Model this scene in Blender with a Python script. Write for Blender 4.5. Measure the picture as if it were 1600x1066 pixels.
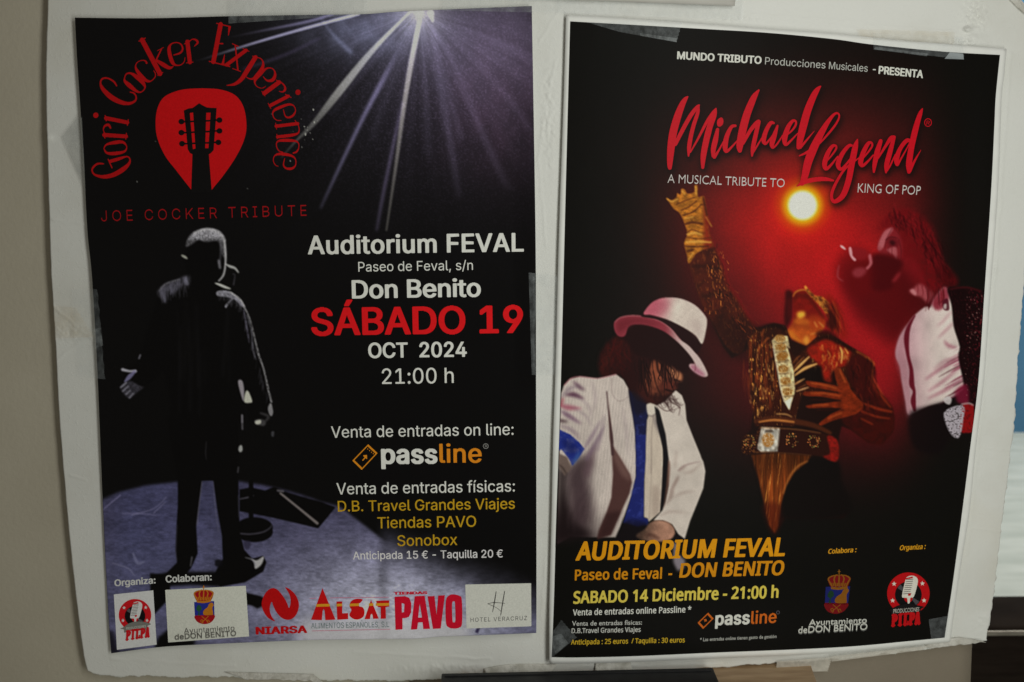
import bpy, math, os
import numpy as np
from mathutils import Vector, Euler

for o in list(bpy.data.objects):
    bpy.data.objects.remove(o, do_unlink=True)
SC = bpy.context.scene
COL = SC.collection
RAD = math.radians

# ------------------------------------------------------------------ camera, world, lamps, exposure
F = 1600.0                                   # focal length in photo pixels (35 mm equivalent lens)
CAM_LOC = Vector((0.0, -1.12, 1.50))
PITCH, ROLL = 12.0, 0.4
cam = bpy.data.cameras.new('camera')
cam_o = bpy.data.objects.new('camera', cam)
COL.objects.link(cam_o)
cam.sensor_width = 36.0
cam.lens = 36.0 * F / 1600.0
cam_o.location = CAM_LOC
cam_o.rotation_euler = Euler((RAD(90 - PITCH), RAD(ROLL), 0), 'XYZ')
cam.clip_start, cam.clip_end = 0.05, 60
cam.dof.use_dof = True
cam.dof.focus_distance = 1.12
cam.dof.aperture_fstop = 6.3
SC.camera = cam_o
ROT = cam_o.rotation_euler.to_matrix()

w = bpy.data.worlds.new('World')
SC.world = w
w.use_nodes = True
bg = w.node_tree.nodes['Background']
bg.inputs[0].default_value = (1.0, 0.93, 0.82, 1)
bg.inputs[1].default_value = 0.12


def area(name, loc, target, size, sizey, power, col):
    l = bpy.data.lights.new(name, 'AREA')
    l.shape = 'RECTANGLE'
    l.size, l.size_y, l.energy, l.color = size, sizey, power, col
    o = bpy.data.objects.new(name, l)
    COL.objects.link(o)
    o.location = loc
    o.rotation_euler = (Vector(target) - Vector(loc)).to_track_quat('-Z', 'Y').to_euler()
    return o


area('display_lamp', (0.50, -0.95, 1.42), (0.05, 0.0, 1.25), 0.3, 1.5, 8.1, (0.98, 1.0, 0.95))
area('hall_lamp', (2.6, 2.2, 3.2), (2.6, 2.6, 0.0), 1.4, 1.4, 75.0, (1.0, 1.0, 0.92))


def light_at(x):
    """light level the print colours were measured under (the lamp stands to the right)"""
    return np.interp(x, [100, 480, 860, 1560], [0.37, 0.50, 0.61, 0.62])


SC.view_settings.view_transform = 'Standard'
SC.view_settings.look = 'None'
SC.view_settings.exposure = 0.0
SC.view_settings.gamma = 1.0
SC.view_settings.use_curve_mapping = False


# ------------------------------------------------------------------ helpers: surfaces measured from the photo
def bend(X, Y):
    """the board leans back towards its right edge"""
    t = np.clip((np.asarray(X, float) - 860) / 700, 0, 1.3)
    return 0.045 * t ** 1.4


def on_plane(X, Y, H=0.0, flat=None):
    """world points seen at photo pixels X, Y on the board surface raised by H metres (flat: plane y = flat)"""
    X, Y = np.asarray(X, float), np.asarray(Y, float)
    d = np.stack([(X - 800) / F, -(Y - 533) / F, -np.ones_like(X)], -1)
    R = np.array(ROT)
    d = d @ R.T
    yp = (bend(X, Y) if flat is None else flat) - H
    t = (yp - CAM_LOC.y) / d[..., 1]
    return np.array(CAM_LOC) + d * t[..., None]


def srgb(c):
    c = np.asarray(c, float) / 255.0
    return np.where(c <= 0.04045, c / 12.92, ((c + 0.055) / 1.055) ** 2.4)


def alb(c, X=860.0):
    e = np.asarray(light_at(X))
    return np.clip(srgb(c) / (e[..., None] if e.ndim else e), 0.002, 0.88)


def smooth_pts(pts, n=5, closed=True):
    p = np.asarray(pts, float)
    N = len(p)
    out = []
    rng = range(N) if closed else range(N - 1)
    for i in rng:
        if closed:
            a, b, c, d = p[(i - 1) % N], p[i], p[(i + 1) % N], p[(i + 2) % N]
        else:
            a, b, c, d = p[max(i - 1, 0)], p[i], p[i + 1], p[min(i + 2, N - 1)]
        for k in range(n):
            t = k / n
            out.append(0.5 * ((2 * b) + (c - a) * t + (2 * a - 5 * b + 4 * c - d) * t * t + (3 * b - a - 3 * c + d) * t ** 3))
    if not closed:
        out.append(p[-1])
    return np.array(out)


def curve_eval(pts, t, smooth=True):
    p = np.asarray(pts, float)
    if smooth and len(p) > 2:
        p = smooth_pts(p, 8, False)
    s = np.concatenate([[0], np.cumsum(np.hypot(*(p[1:] - p[:-1]).T))])
    s /= s[-1]
    return np.stack([np.interp(t, s, p[:, 0]), np.interp(t, s, p[:, 1])], -1)


def coons(top, right, bottom, left, nu, nv, smooth=True):
    """pixel grid of a four sided sheet; edges run left to right and top to bottom"""
    u, v = np.linspace(0, 1, nu), np.linspace(0, 1, nv)
    T, B = curve_eval(top, u, smooth), curve_eval(bottom, u, smooth)
    L, R = curve_eval(left, v, smooth), curve_eval(right, v, smooth)
    U, V = u[None, :, None], v[:, None, None]
    c = (1 - V) * T[None] + V * B[None] + (1 - U) * L[:, None] + U * R[:, None]
    c -= (1 - U) * (1 - V) * T[0] + U * (1 - V) * T[-1] + (1 - U) * V * B[0] + U * V * B[-1]
    return c[..., 0], c[..., 1]


def mesh_obj(name, verts, faces, mat, parent=None, smooth=False, cols=None):
    me = bpy.data.meshes.new(name)
    verts = np.asarray(verts, np.float32).reshape(-1, 3)
    if isinstance(faces, np.ndarray):
        me.vertices.add(len(verts))
        me.vertices.foreach_set('co', verts.ravel())
        n, k = faces.shape
        me.loops.add(n * k)
        me.loops.foreach_set('vertex_index', faces.astype(np.int32).ravel())
        me.polygons.add(n)
        me.polygons.foreach_set('loop_start', np.arange(0, n * k, k, dtype=np.int32))
        me.update(calc_edges=True)
        me.validate()
    else:
        me.from_pydata([tuple(v) for v in verts], [], faces)
    if smooth:
        me.polygons.foreach_set('use_smooth', np.ones(len(me.polygons), bool))
    if cols is not None:
        at = me.color_attributes.new('Print', 'FLOAT_COLOR', 'POINT')
        c4 = np.ones((len(verts), 4), np.float32)
        c4[:, :3] = cols.reshape(-1, 3)
        at.data.foreach_set('color', c4.ravel())
    me.materials.append(mat)
    o = bpy.data.objects.new(name, me)
    COL.objects.link(o)
    if parent is not None:
        o.parent = parent
    return o


def grid_faces(nv, nu, keep=None):
    i = np.arange(nv * nu).reshape(nv, nu)
    f = np.stack([i[:-1, :-1], i[1:, :-1], i[1:, 1:], i[:-1, 1:]], -1)
    if keep is not None:
        f = f[keep]
    return f.reshape(-1, 4)


def tag(o, label=None, cat=None, group=None, kind=None):
    if label: o['label'] = label
    if cat: o['category'] = cat
    if group: o['group'] = group
    if kind: o['kind'] = kind
    return o


def empty(name, loc, label, cat, group=None):
    o = bpy.data.objects.new(name, None)
    COL.objects.link(o)
    o.empty_display_size = 0.05
    tag(o, label, cat, group)
    return o


def solid_sheet(name, X, Y, H, mat, thick, parent=None, cols=None, back=True, flat=None):
    """a sheet with its own thickness behind the visible face"""
    nv, nu = X.shape
    P = on_plane(X, Y, H, flat)
    f = grid_faces(nv, nu)
    V = P.reshape(-1, 3)
    if back:
        Bk = P + np.array([0, thick, 0])
        i = np.arange(nv * nu).reshape(nv, nu)
        ring = np.concatenate([i[0, :], i[1:, -1], i[-1, -2::-1], i[-2:0:-1, 0]])
        n0 = nv * nu
        V = np.concatenate([V, Bk.reshape(-1, 3)])
        nxt = np.roll(ring, -1)
        side = np.stack([ring, nxt, nxt + n0, ring + n0], -1)
        f = np.concatenate([f, f[:, ::-1] + n0, side])
        if cols is not None:
            cols = np.concatenate([cols.reshape(-1, 3), np.full((nv * nu, 3), 0.8)])
    return mesh_obj(name, V, f, mat, parent, smooth=False, cols=cols)


# ------------------------------------------------------------------ materials
def mat_new(name):
    m = bpy.data.materials.new(name)
    m.use_nodes = True
    b = m.node_tree.nodes['Principled BSDF']
    return m, m.node_tree, b


def N(nt, t, **kw):
    n = nt.nodes.new(t)
    for k, v in kw.items():
        setattr(n, k, v)
    return n


def noise_ramp(nt, scale, detail, stops, rough=0.55, vec=None, stretch=None):
    tc = N(nt, 'ShaderNodeTexCoord')
    mp = N(nt, 'ShaderNodeMapping')
    nt.links.new(tc.outputs['Object'], mp.inputs[0])
    if stretch: mp.inputs['Scale'].default_value = stretch
    n = N(nt, 'ShaderNodeTexNoise')
    n.inputs['Scale'].default_value = scale
    n.inputs['Detail'].default_value = detail
    n.inputs['Roughness'].default_value = rough
    nt.links.new(mp.outputs[0], n.inputs['Vector'])
    r = N(nt, 'ShaderNodeValToRGB')
    e = r.color_ramp.elements
    e[0].position, e[0].color = stops[0][0], (*stops[0][1], 1)
    e[1].position, e[1].color = stops[-1][0], (*stops[-1][1], 1)
    for p, c in stops[1:-1]:
        x = e.new(p)
        x.color = (*c, 1)
    nt.links.new(n.outputs['Fac'], r.inputs[0])
    return n, r


def add_bump(nt, b, scale, dist, strength=0.3, detail=4, stretch=None):
    n, r = noise_ramp(nt, scale, detail, [(0, (0, 0, 0)), (1, (1, 1, 1))], stretch=stretch)
    bp = N(nt, 'ShaderNodeBump')
    bp.inputs['Strength'].default_value = strength
    bp.inputs['Distance'].default_value = dist
    nt.links.new(n.outputs['Fac'], bp.inputs['Height'])
    nt.links.new(bp.outputs[0], b.inputs['Normal'])
    return bp


def surf(name, c1, c2, scale, rough=0.6, spec=0.3, bump=None, stretch=None, metal=0.0, detail=5, lo=0.35, hi=0.65):
    m, nt, b = mat_new(name)
    n, r = noise_ramp(nt, scale, detail, [(lo, c1), (hi, c2)], stretch=stretch)
    nt.links.new(r.outputs[0], b.inputs['Base Color'])
    b.inputs['Roughness'].default_value = rough
    b.inputs['Specular IOR Level'].default_value = spec
    b.inputs['Metallic'].default_value = metal
    if bump: add_bump(nt, b, *bump, stretch=stretch)
    return m


def print_mat():
    m, nt, b = mat_new('poster_print')
    a = N(nt, 'ShaderNodeAttribute', attribute_name='Print')
    n, r = noise_ramp(nt, 900, 2, [(0.3, (0.90, 0.90, 0.90)), (0.7, (1.07, 1.07, 1.07))])
    mx = N(nt, 'ShaderNodeMix', data_type='RGBA', blend_type='MULTIPLY')
    mx.inputs[0].default_value = 1.0
    nt.links.new(a.outputs['Color'], mx.inputs[6])
    nt.links.new(r.outputs[0], mx.inputs[7])
    nt.links.new(mx.outputs[2], b.inputs['Base Color'])
    b.inputs['Roughness'].default_value = 0.38
    b.inputs['Specular IOR Level'].default_value = 0.035
    add_bump(nt, b, 14, 0.002, 0.25, 2)
    return m


M_PRINT = print_mat()
_ink = {}


def ink(c, x):
    c = tuple(c) + (round(x / 90.0),)
    if c not in _ink:
        a = alb(c[:3], c[3] * 90.0)
        lo, hi = tuple(a * 0.93), tuple(np.minimum(a * 1.05, 0.9))
        _ink[c] = surf('printed_ink', lo, hi, 500, 0.4, 0.06, detail=2)
    return _ink[c]


# ------------------------------------------------------------------ scanline filler: outlines -> crisp flat shapes
def loops_edges(loops):
    e = []
    for lp in loops:
        lp = np.asarray(lp, float)
        e.append(np.concatenate([lp, np.roll(lp, -1, 0)], 1))
    return np.concatenate(e)


def scan(E, y, evenodd=False):
    y1, y2 = E[:, 1], E[:, 3]
    k = ((y1 <= y) & (y2 > y)) | ((y2 <= y) & (y1 > y))
    if not k.any():
        return []
    e = E[k]
    x = e[:, 0] + (y - e[:, 1]) / (e[:, 3] - e[:, 1]) * (e[:, 2] - e[:, 0])
    s = np.where(e[:, 3] > e[:, 1], 1, -1)
    o = np.argsort(x)
    out, wn, st = [], 0, None
    for i in o:
        pw = wn
        wn = wn + (1 if evenodd else s[i])
        if evenodd: wn %= 2
        if pw == 0 and wn != 0: st = x[i]
        elif pw != 0 and wn == 0: out.append((st, x[i]))
    return out


def union(iv):
    iv = sorted(iv)
    out = []
    for a, b in iv:
        if out and a <= out[-1][1]:
            out[-1] = (out[-1][0], max(b, out[-1][1]))
        else:
            out.append((a, b))
    return out


def fill_quads(loops, dy, bx=0.0, by=0.0, evenodd=False, wide=9.0):
    """cut filled outlines into thin trapezoids; bx, by embolden"""
    E = loops_edges(loops)
    ymin, ymax = E[:, 1].min() - by, E[:, 1].max() + by
    n = max(3, int(math.ceil((ymax - ymin) / dy)))
    ys = np.linspace(ymin, ymax, n + 1)

    def row(y):
        y = min(max(y, ymin + 1e-6 * (ymax - ymin)), ymax - 1e-6 * (ymax - ymin))
        if bx == 0 and by == 0:
            return scan(E, y, evenodd)
        if bx < 0:
            return [(a - bx, b + bx) for a, b in scan(E, y, evenodd) if b - a > -2.6 * bx] + [(a * .75 + b * .25, a * .25 + b * .75) for a, b in scan(E, y, evenodd) if b - a <= -2.6 * bx]
        iv = []
        for k in (-1, -.7, -.35, 0, .35, .7, 1):
            wx = bx * math.sqrt(1 - k * k * 0.75)
            iv += [(a - wx, b + wx) for a, b in scan(E, y + k * by * 0.999, evenodd)]
        return union(iv)
    eps = (ys[1] - ys[0]) * 0.02
    q = []
    for j in range(n):
        a, b = row(ys[j] + eps), row(ys[j + 1] - eps)
        if len(a) == len(b) and all(min(p[1], r[1]) > max(p[0], r[0]) for p, r in zip(a, b)):
            for (p0, p1), (r0, r1) in zip(a, b):
                q.append(((p0, ys[j]), (p1, ys[j]), (r1, ys[j + 1]), (r0, ys[j + 1])))
        else:
            for p0, p1 in row(0.5 * (ys[j] + ys[j + 1])):
                q.append(((p0, ys[j]), (p1, ys[j]), (p1, ys[j + 1]), (p0, ys[j + 1])))
    q = np.array(q)
    # split wide spans so that the print follows the curve of the sheet
    out = []
    k = np.maximum(1, np.ceil(np.maximum(q[:, 1, 0] - q[:, 0, 0], q[:, 2, 0] - q[:, 3, 0]) / wide)).astype(int)
    for kk in np.unique(k):
        g = q[k == kk]
        for i in range(kk):
            a, b = i / kk, (i + 1) / kk
            bot = lambda t: g[:, 0] * (1 - t) + g[:, 1] * t
            top = lambda t: g[:, 3] * (1 - t) + g[:, 2] * t
            out.append(np.stack([bot(a), bot(b), top(b), top(a)], 1))
    return np.concatenate(out)


def stroke_loop(pts, n=6):
    """outline of a brush stroke given as (x, y, width)"""
    p = smooth_pts(pts, n, False) if len(pts) > 2 else np.array([np.asarray(pts[0], float) * (1 - t) + np.asarray(pts[1], float) * t for t in np.linspace(0, 1, 4)])
    d = np.gradient(p[:, :2], axis=0)
    d /= np.maximum(np.hypot(d[:, 0], d[:, 1]), 1e-9)[:, None]
    nrm = np.stack([-d[:, 1], d[:, 0]], -1)
    hw = np.maximum(p[:, 2:3], 0.3) / 2
    # a chain of small quads so that self-overlap never cancels
    A, B = p[:, :2] + nrm * hw, p[:, :2] - nrm * hw
    return [np.array([A[i], A[i + 1], B[i + 1], B[i]]) for i in range(len(p) - 1)] + \
           [np.array([p[i, :2] + hw[i] * np.array([math.cos(a), math.sin(a)]) for a in np.linspace(0, -2 * math.pi, 11)[:-1]]) for i in range(len(p))]


def orient(loops):
    out = []
    for l in loops:
        l = np.asarray(l, float)
        a = np.sum(l[:, 0] * np.roll(l[:, 1], -1) - np.roll(l[:, 0], -1) * l[:, 1])
        out.append(l if a > 0 else l[::-1])
    return out


def ellipse(cx, cy, rx, ry, n=40, rot=0.0):
    t = np.linspace(0, 2 * np.pi, n, endpoint=False)
    x, y = rx * np.cos(t), ry * np.sin(t)
    c, s = math.cos(rot), math.sin(rot)
    return np.stack([cx + x * c - y * s, cy + x * s + y * c], -1)


def Z(x0, y0, s):
    def f(pts):
        p = np.array(pts, float).reshape(len(pts), -1) if len(pts) else np.zeros((0, 2))
        p[:, 0] = x0 + p[:, 0] * s
        p[:, 1] = y0 + p[:, 1] * s
        if p.shape[1] > 2: p[:, 2] *= s
        return p
    return f


# fonts that ship with the program itself
_fonts = {}


def font(kind):
    if kind not in _fonts:
        f = None
        fn = {'grotesque': 'Inter.woff2', 'calligraphic': 'NotoSansMath-Regular.woff2'}.get(kind)
        if fn:
            try:
                f = bpy.data.fonts.load(os.path.join(bpy.utils.system_resource('DATAFILES'), 'fonts', fn))
            except Exception:
                f = None
        _fonts[kind] = f
    return _fonts[kind]


def text_loops(body, kind, track=1.0):
    c = bpy.data.curves.new('t', 'FONT')
    c.body = body
    c.fill_mode = 'NONE' if hasattr(c, 'fill_mode') else c.fill_mode
    c.resolution_u = 4
    c.space_character = track
    f = font(kind)
    if f: c.font = f
    o = bpy.data.objects.new('t', c)
    COL.objects.link(o)
    me = bpy.data.meshes.new_from_object(o)
    nv = len(me.vertices)
    co = np.zeros(nv * 3)
    me.vertices.foreach_get('co', co)
    co = co.reshape(-1, 3)[:, :2]
    ed = np.zeros(len(me.edges) * 2, np.int32)
    me.edges.foreach_get('vertices', ed)
    adj = [[] for _ in range(nv)]
    for a, b in ed.reshape(-1, 2):
        adj[a].append(b)
        adj[b].append(a)
    seen = np.zeros(nv, bool)
    loops = []
    for i in range(nv):
        if seen[i] or not adj[i]: continue
        lp, cur = [], i
        while cur is not None:
            seen[cur] = True
            lp.append(cur)
            nx = [k for k in adj[cur] if not seen[k]]
            nx.sort(key=lambda k: abs(k - cur))
            cur = nx[0] if nx else None
        loops.append(co[lp])
    bpy.data.objects.remove(o, do_unlink=True)
    bpy.data.meshes.remove(me)
    bpy.data.curves.remove(c)
    return loops


_cap = {}


def cap_h(kind):
    if kind not in _cap:
        l = text_loops('H', kind)
        y = np.concatenate(l)[:, 1]
        _cap[kind] = y.max()
    return _cap[kind]


class Poster:
    """gathers flat printed shapes for one poster, given in photo pixels, and links them as its parts"""

    def __init__(self, root, height, up):
        self.root, self.height, self.up = root, height, up
        self.parts = {}

    def quads(self, part, q, col, layer):
        self.parts.setdefault(part, []).append((q, tuple(col), layer))

    def shape(self, part, loops, col, layer=3, dy=0.5, evenodd=False):
        self.quads(part, fill_quads([np.asarray(l, float) for l in loops], dy, evenodd=evenodd), col, layer)

    def strokes(self, part, strokes, col, layer=3, dy=0.5):
        lp = []
        for s in strokes:
            lp += orient(stroke_loop(s))
        self.quads(part, fill_quads(lp, dy), col, layer)

    def text(self, part, body, p0, p1, cap, col, kind='grotesque', bold=(0, 0), slant=0.0, track=1.0, layer=3, lean=None, rows=None):
        lp = text_loops(body, kind, track)
        ch = cap_h(kind)
        sy = cap / ch
        allp = np.concatenate(lp)
        xmin, xmax = allp[:, 0].min() - bold[0], allp[:, 0].max() + bold[0]
        rows = rows or (16 if cap < 9 else 26 if cap < 20 else 44)
        q = fill_quads(lp, ch / rows, bold[0], bold[1], wide=9.0 / sy)
        p0, p1 = np.array(p0, float), np.array(p1, float)
        d = p1 - p0
        t = (q[..., 0] - xmin) / (xmax - xmin)
        base = p0 + t[..., None] * d
        up = np.array([self.up(base[..., 0], base[..., 1]), -np.ones(q.shape[:2])]).transpose(1, 2, 0)
        if lean is not None: up[..., 0] = lean
        up[..., 0] += slant
        self.quads(part, base + up * (q[..., 1] * sy)[..., None], col, layer)

    def build(self):
        for part, items in self.parts.items():
            V, Fc, mats, mi, n = [], [], [], [], 0
            for q, col, layer in items:
                h = self.height(q[..., 0], q[..., 1]) + layer * 0.00008
                P = on_plane(q[..., 0], q[..., 1], h).reshape(-1, 3)
                V.append(P)
                Fc.append(np.arange(n, n + len(P)).reshape(-1, 4))
                n += len(P)
                m = ink(col, float(q[..., 0].mean()))
                if m not in mats: mats.append(m)
                mi += [mats.index(m)] * (len(P) // 4)
            Fc = np.concatenate(Fc)
            V = np.concatenate(V)
            # keep the faces turned to the viewer
            a, b, c = V[Fc[:, 0]], V[Fc[:, 1]], V[Fc[:, 2]]
            flip = np.cross(b - a, c - a)[:, 1] > 0
            Fc[flip] = Fc[flip][:, ::-1]
            nm = part.split('#')[0]
            o = mesh_obj(nm, V, Fc, mats[0], self.root)
            for m in mats[1:]: o.data.materials.append(m)
            if len(o.data.polygons) == len(mi):
                o.data.polygons.foreach_set('material_index', np.array(mi, np.int32))
            self.parts[part] = o


# ------------------------------------------------------------------ painter for the photographic print
_rs = np.random.RandomState(7)
_tab = _rs.rand(512, 512)


def vnoise(x, y):
    xi, yi = np.floor(x).astype(int), np.floor(y).astype(int)
    fx, fy = x - xi, y - yi
    fx, fy = fx * fx * (3 - 2 * fx), fy * fy * (3 - 2 * fy)
    g = lambda i, j: _tab[j % 512, i % 512]
    return (g(xi, yi) * (1 - fx) + g(xi + 1, yi) * fx) * (1 - fy) + (g(xi, yi + 1) * (1 - fx) + g(xi + 1, yi + 1) * fx) * fy


def fbm(x, y, o=4):
    s, a, t = 0, 0.5, 0
    for k in range(o):
        s = s + a * vnoise(x * 2 ** k + 17.3 * k, y * 2 ** k + 9.1 * k)
        t += a
        a *= 0.55
    return s / t


class Canvas:
    def __init__(s, x0, y0, x1, y1, base):
        s.x0, s.y0 = x0, y0
        s.W, s.H = x1 - x0, y1 - y0
        s.img = np.zeros((s.H, s.W, 3)) + np.array(base, float)
        s.X, s.Y = np.meshgrid(np.arange(s.W) + x0 + .5, np.arange(s.H) + y0 + .5)
        s.alpha = None

    def start(s):
        s.alpha = np.zeros((s.H, s.W))

    def end(s):
        a = s.alpha
        s.alpha = None
        return a, s.crisp(s.img)

    def blur(s, m, r):
        if r <= 0.55: return m
        for ax in (0, 1):
            for _ in range(1 if r < 0.95 else 2):
                k = max(1, int(round(r * 1.1)))
                w = 2 * k + 1
                p = np.pad(m, [(k + 1, k) if a == ax else (0, 0) for a in (0, 1)], mode='edge')
                c = np.cumsum(p, ax)
                m = (np.take(c, range(w, c.shape[ax]), ax) - np.take(c, range(0, c.shape[ax] - w), ax)) / w
        return m

    def region(s, lo, hi, pad):
        a = max(0, int(lo[0] - s.x0 - pad)); b = min(s.W, int(hi[0] - s.x0 + pad) + 2)
        c = max(0, int(lo[1] - s.y0 - pad)); d = min(s.H, int(hi[1] - s.y0 + pad) + 2)
        return (slice(c, max(c, d)), slice(a, max(a, b)))

    def loops(s, loops, blur=0.0):
        P = np.concatenate(loops)
        pad = int(blur * 4 + 3)
        rg = s.region(P.min(0), P.max(0), pad)
        h, w = rg[0].stop - rg[0].start, rg[1].stop - rg[1].start
        m = np.zeros((h, w))
        if h == 0 or w == 0: return rg, m
        E = loops_edges(loops)
        ox, oy = s.x0 + rg[1].start, s.y0 + rg[0].start
        for j in range(h):
            for k in (.17, .5, .83):
                for a, b in scan(E, oy + j + k):
                    a, b = max(a - ox, 0), min(b - ox, w)
                    if b <= a: continue
                    ia, ib = int(a), min(int(b), w - 1)
                    if ia == ib: m[j, ia] += (b - a) / 3
                    else:
                        m[j, ia] += (ia + 1 - a) / 3
                        m[j, ia + 1:ib] += 1 / 3
                        m[j, ib] += (b - ib) / 3
        return rg, s.blur(np.clip(m, 0, 1), blur)

    def poly(s, pts, blur=0.8, smooth=True):
        p = np.asarray(pts, float)[:, :2]
        if smooth: p = smooth_pts(p, 4)
        return s.loops(orient([p]), blur)

    def line(s, pts, blur=0.7):
        return s.loops(orient(stroke_loop(pts, 4)), blur)

    def fill(s, m, col, op=1.0, mode='n', mod=None):
        rg, a = m
        if a.size == 0: return
        X, Y = s.X[rg], s.Y[rg]
        if callable(col): col = col(X, Y)
        col = np.asarray(col, float)
        a = a * (op(X, Y) if callable(op) else op)
        if mod is not None: a = a * mod(X, Y)
        a = np.clip(a, 0, 1)
        d = s.img[rg]
        if mode == 'n': r = d * (1 - a[..., None]) + col * a[..., None]
        elif mode == 'add': r = d + col * a[..., None]
        else: r = d * (1 - a[..., None] * (1 - col / 255.0))
        s.img[rg] = np.clip(r, 0, 255)
        if s.alpha is not None: s.alpha[rg] = np.maximum(s.alpha[rg], a)

    def p(s, pts, col, op=1.0, blur=0.8, smooth=True, **k):
        s.fill(s.poly(pts, blur, smooth), col, op, **k)

    def l(s, pts, col, op=1.0, blur=0.7, **k):
        s.fill(s.line(pts, blur), col, op, **k)

    def all(s, a, col, mode='add'):
        s.fill(((slice(0, s.H), slice(0, s.W)), np.clip(a, 0, None)), col, 1.0, mode)

    def crisp(s, img, k=0.7, r=1.0):
        """the printer's sharpening"""
        b_ = np.stack([s.blur(img[..., i], r) for i in range(3)], -1)
        return np.clip(img + k * (img - b_), 0, 255)

    def sample(s, img, X, Y):
        x, y = np.clip(X - s.x0 - .5, 0, s.W - 1.001), np.clip(Y - s.y0 - .5, 0, s.H - 1.001)
        xi, yi = x.astype(int), y.astype(int)
        fx, fy = x - xi, y - yi
        if img.ndim == 3: fx, fy = fx[..., None], fy[..., None]
        return (img[yi, xi] * (1 - fx) + img[yi, xi + 1] * fx) * (1 - fy) + (img[yi + 1, xi] * (1 - fx) + img[yi + 1, xi + 1] * fx) * fy


def gau(X, Y, cx, cy, sx, sy=None):
    sy = sy or sx
    return np.exp(-0.5 * (((X - cx) / sx) ** 2 + ((Y - cy) / sy) ** 2))


def ss(a, b, x):
    t = np.clip((x - a) / (b - a), 0, 1)
    return t * t * (3 - 2 * t)


# ================================================================== THE SETTING
def on_z(x, y, z):
    d = ROT @ Vector(((x - 800) / F, -(y - 533) / F, -1.0))
    return CAM_LOC + d * ((z - CAM_LOC.z) / d.z)


def box(name, lo, hi, mat, parent=None, bevel=0.0):
    (x0, y0, z0), (x1, y1, z1) = lo, hi
    v = [(x0, y0, z0), (x1, y0, z0), (x1, y1, z0), (x0, y1, z0), (x0, y0, z1), (x1, y0, z1), (x1, y1, z1), (x0, y1, z1)]
    f = [(0, 3, 2, 1), (4, 5, 6, 7), (0, 1, 5, 4), (1, 2, 6, 5), (2, 3, 7, 6), (3, 0, 4, 7)]
    o = mesh_obj(name, v, f, mat, parent)
    if bevel:
        m = o.modifiers.new('bevel', 'BEVEL')
        m.width, m.segments = bevel, 4
        o.data.polygons.foreach_set('use_smooth', np.ones(6, bool))
    return o


M_WALL = surf('painted_wall', (0.485, 0.44, 0.345), (0.525, 0.48, 0.38), 6, 0.75, 0.2, (160, 0.002, 0.25))
M_FLOOR = surf('pale_floor', (0.60, 0.63, 0.57), (0.78, 0.80, 0.74), 5, 0.4, 0.3, stretch=(0.6, 2.5, 1))
M_BLUE = surf('blue_panel', (0.07, 0.20, 0.36), (0.09, 0.24, 0.42), 2, 0.5, 0.3)
M_WOOD = surf('wood', (0.34, 0.22, 0.12), (0.50, 0.35, 0.21), 14, 0.5, 0.3, (40, 0.001, 0.2), stretch=(1, 7, 1))
M_BLACK = surf('black_plastic', (0.010, 0.010, 0.011), (0.018, 0.018, 0.019), 60, 0.5, 0.3, (300, 0.0006, 0.3))
M_DARKMETAL = surf('dark_metal', (0.020, 0.014, 0.011), (0.032, 0.023, 0.018), 8, 0.75, 0.04, stretch=(1, 1, 8))

# floor of the hall, far wall panel
floor = mesh_obj('floor', [(-4, -3, 0), (7, -3, 0), (7, 9, 0), (-4, 9, 0)], [(0, 1, 2, 3)], M_FLOOR)
tag(floor, kind='structure')
pb = on_z(1590, 676, 0.0)
panel = box('blue_panel', (pb.x - 1.6, pb.y, 0.0), (pb.x + 2.0, pb.y + 0.06, 2.3), M_BLUE)
tag(panel, 'smooth blue wall panel standing far behind the right edge of the board', 'wall panel')

# wall to the left and the column the board is fixed to
wx, wy = coons([(-1100, -900), (700, -900)], [(700, -900), (700, 1180)], [(-1100, 1180), (700, 1180)], [(-1100, -900), (-1100, 1180)], 40, 40, False)
wall = solid_sheet('wall', wx, wy, -0.013, M_WALL, 0.35)
tag(wall, 'plain grey beige wall to the left of the white board', 'wall')
M_COL_SHADE = surf('shaded_column_paint', (0.215, 0.18, 0.135), (0.25, 0.212, 0.16), 6, 0.7, 0.2, (160, 0.002, 0.25))  # wall colour made darker: the board's shade is put into the paint
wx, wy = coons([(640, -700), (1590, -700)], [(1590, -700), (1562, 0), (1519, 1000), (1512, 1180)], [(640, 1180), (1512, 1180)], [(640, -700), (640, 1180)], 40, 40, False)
column = solid_sheet('column', wx, wy, -0.010, M_COL_SHADE, 0.36)
tag(column, 'column darkened to stand for shade, showing below the lower right edge of the board', 'column')

# low wooden shelf against the column and the black case lying on it
zt = float(on_plane(1190, 1034, -0.012)[2])
pA, pB = on_z(1271, 1042, zt), on_z(1266, 1080, zt)
yw = float(on_plane(1190, 1034, -0.012)[1])
xs_ = on_z(715, 1060, zt).x
sh = mesh_obj('wooden_shelf', [(xs_, yw, zt), (pA.x, yw + 0.012, zt), (pB.x, pB.y - 0.1, zt), (xs_, pB.y - 0.1, zt),
                               (xs_, yw, zt - 0.03), (pA.x, yw + 0.012, zt - 0.03), (pB.x, pB.y - 0.1, zt - 0.03), (xs_, pB.y - 0.1, zt - 0.03)],
              [(3, 2, 1, 0), (4, 5, 6, 7), (0, 1, 5, 4), (1, 2, 6, 5), (2, 3, 7, 6), (3, 0, 4, 7)], M_WOOD)
tag(sh, 'light brown wooden shelf under the bottom edge of the right poster', 'shelf')
zc = zt + 0.012
cR, cL = on_z(1114, 1043, zc), on_z(690, 1052, zc)
dx = Vector((cR.x - cL.x, cR.y - cL.y, 0))
back = Vector((dx.y, -dx.x, 0)).normalized() * 0.16
q = [cL, cR, cR + back, cL + back]
vv = [(p.x, p.y, zc) for p in q] + [(p.x, p.y, zt + 0.0004) for p in q]
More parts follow.
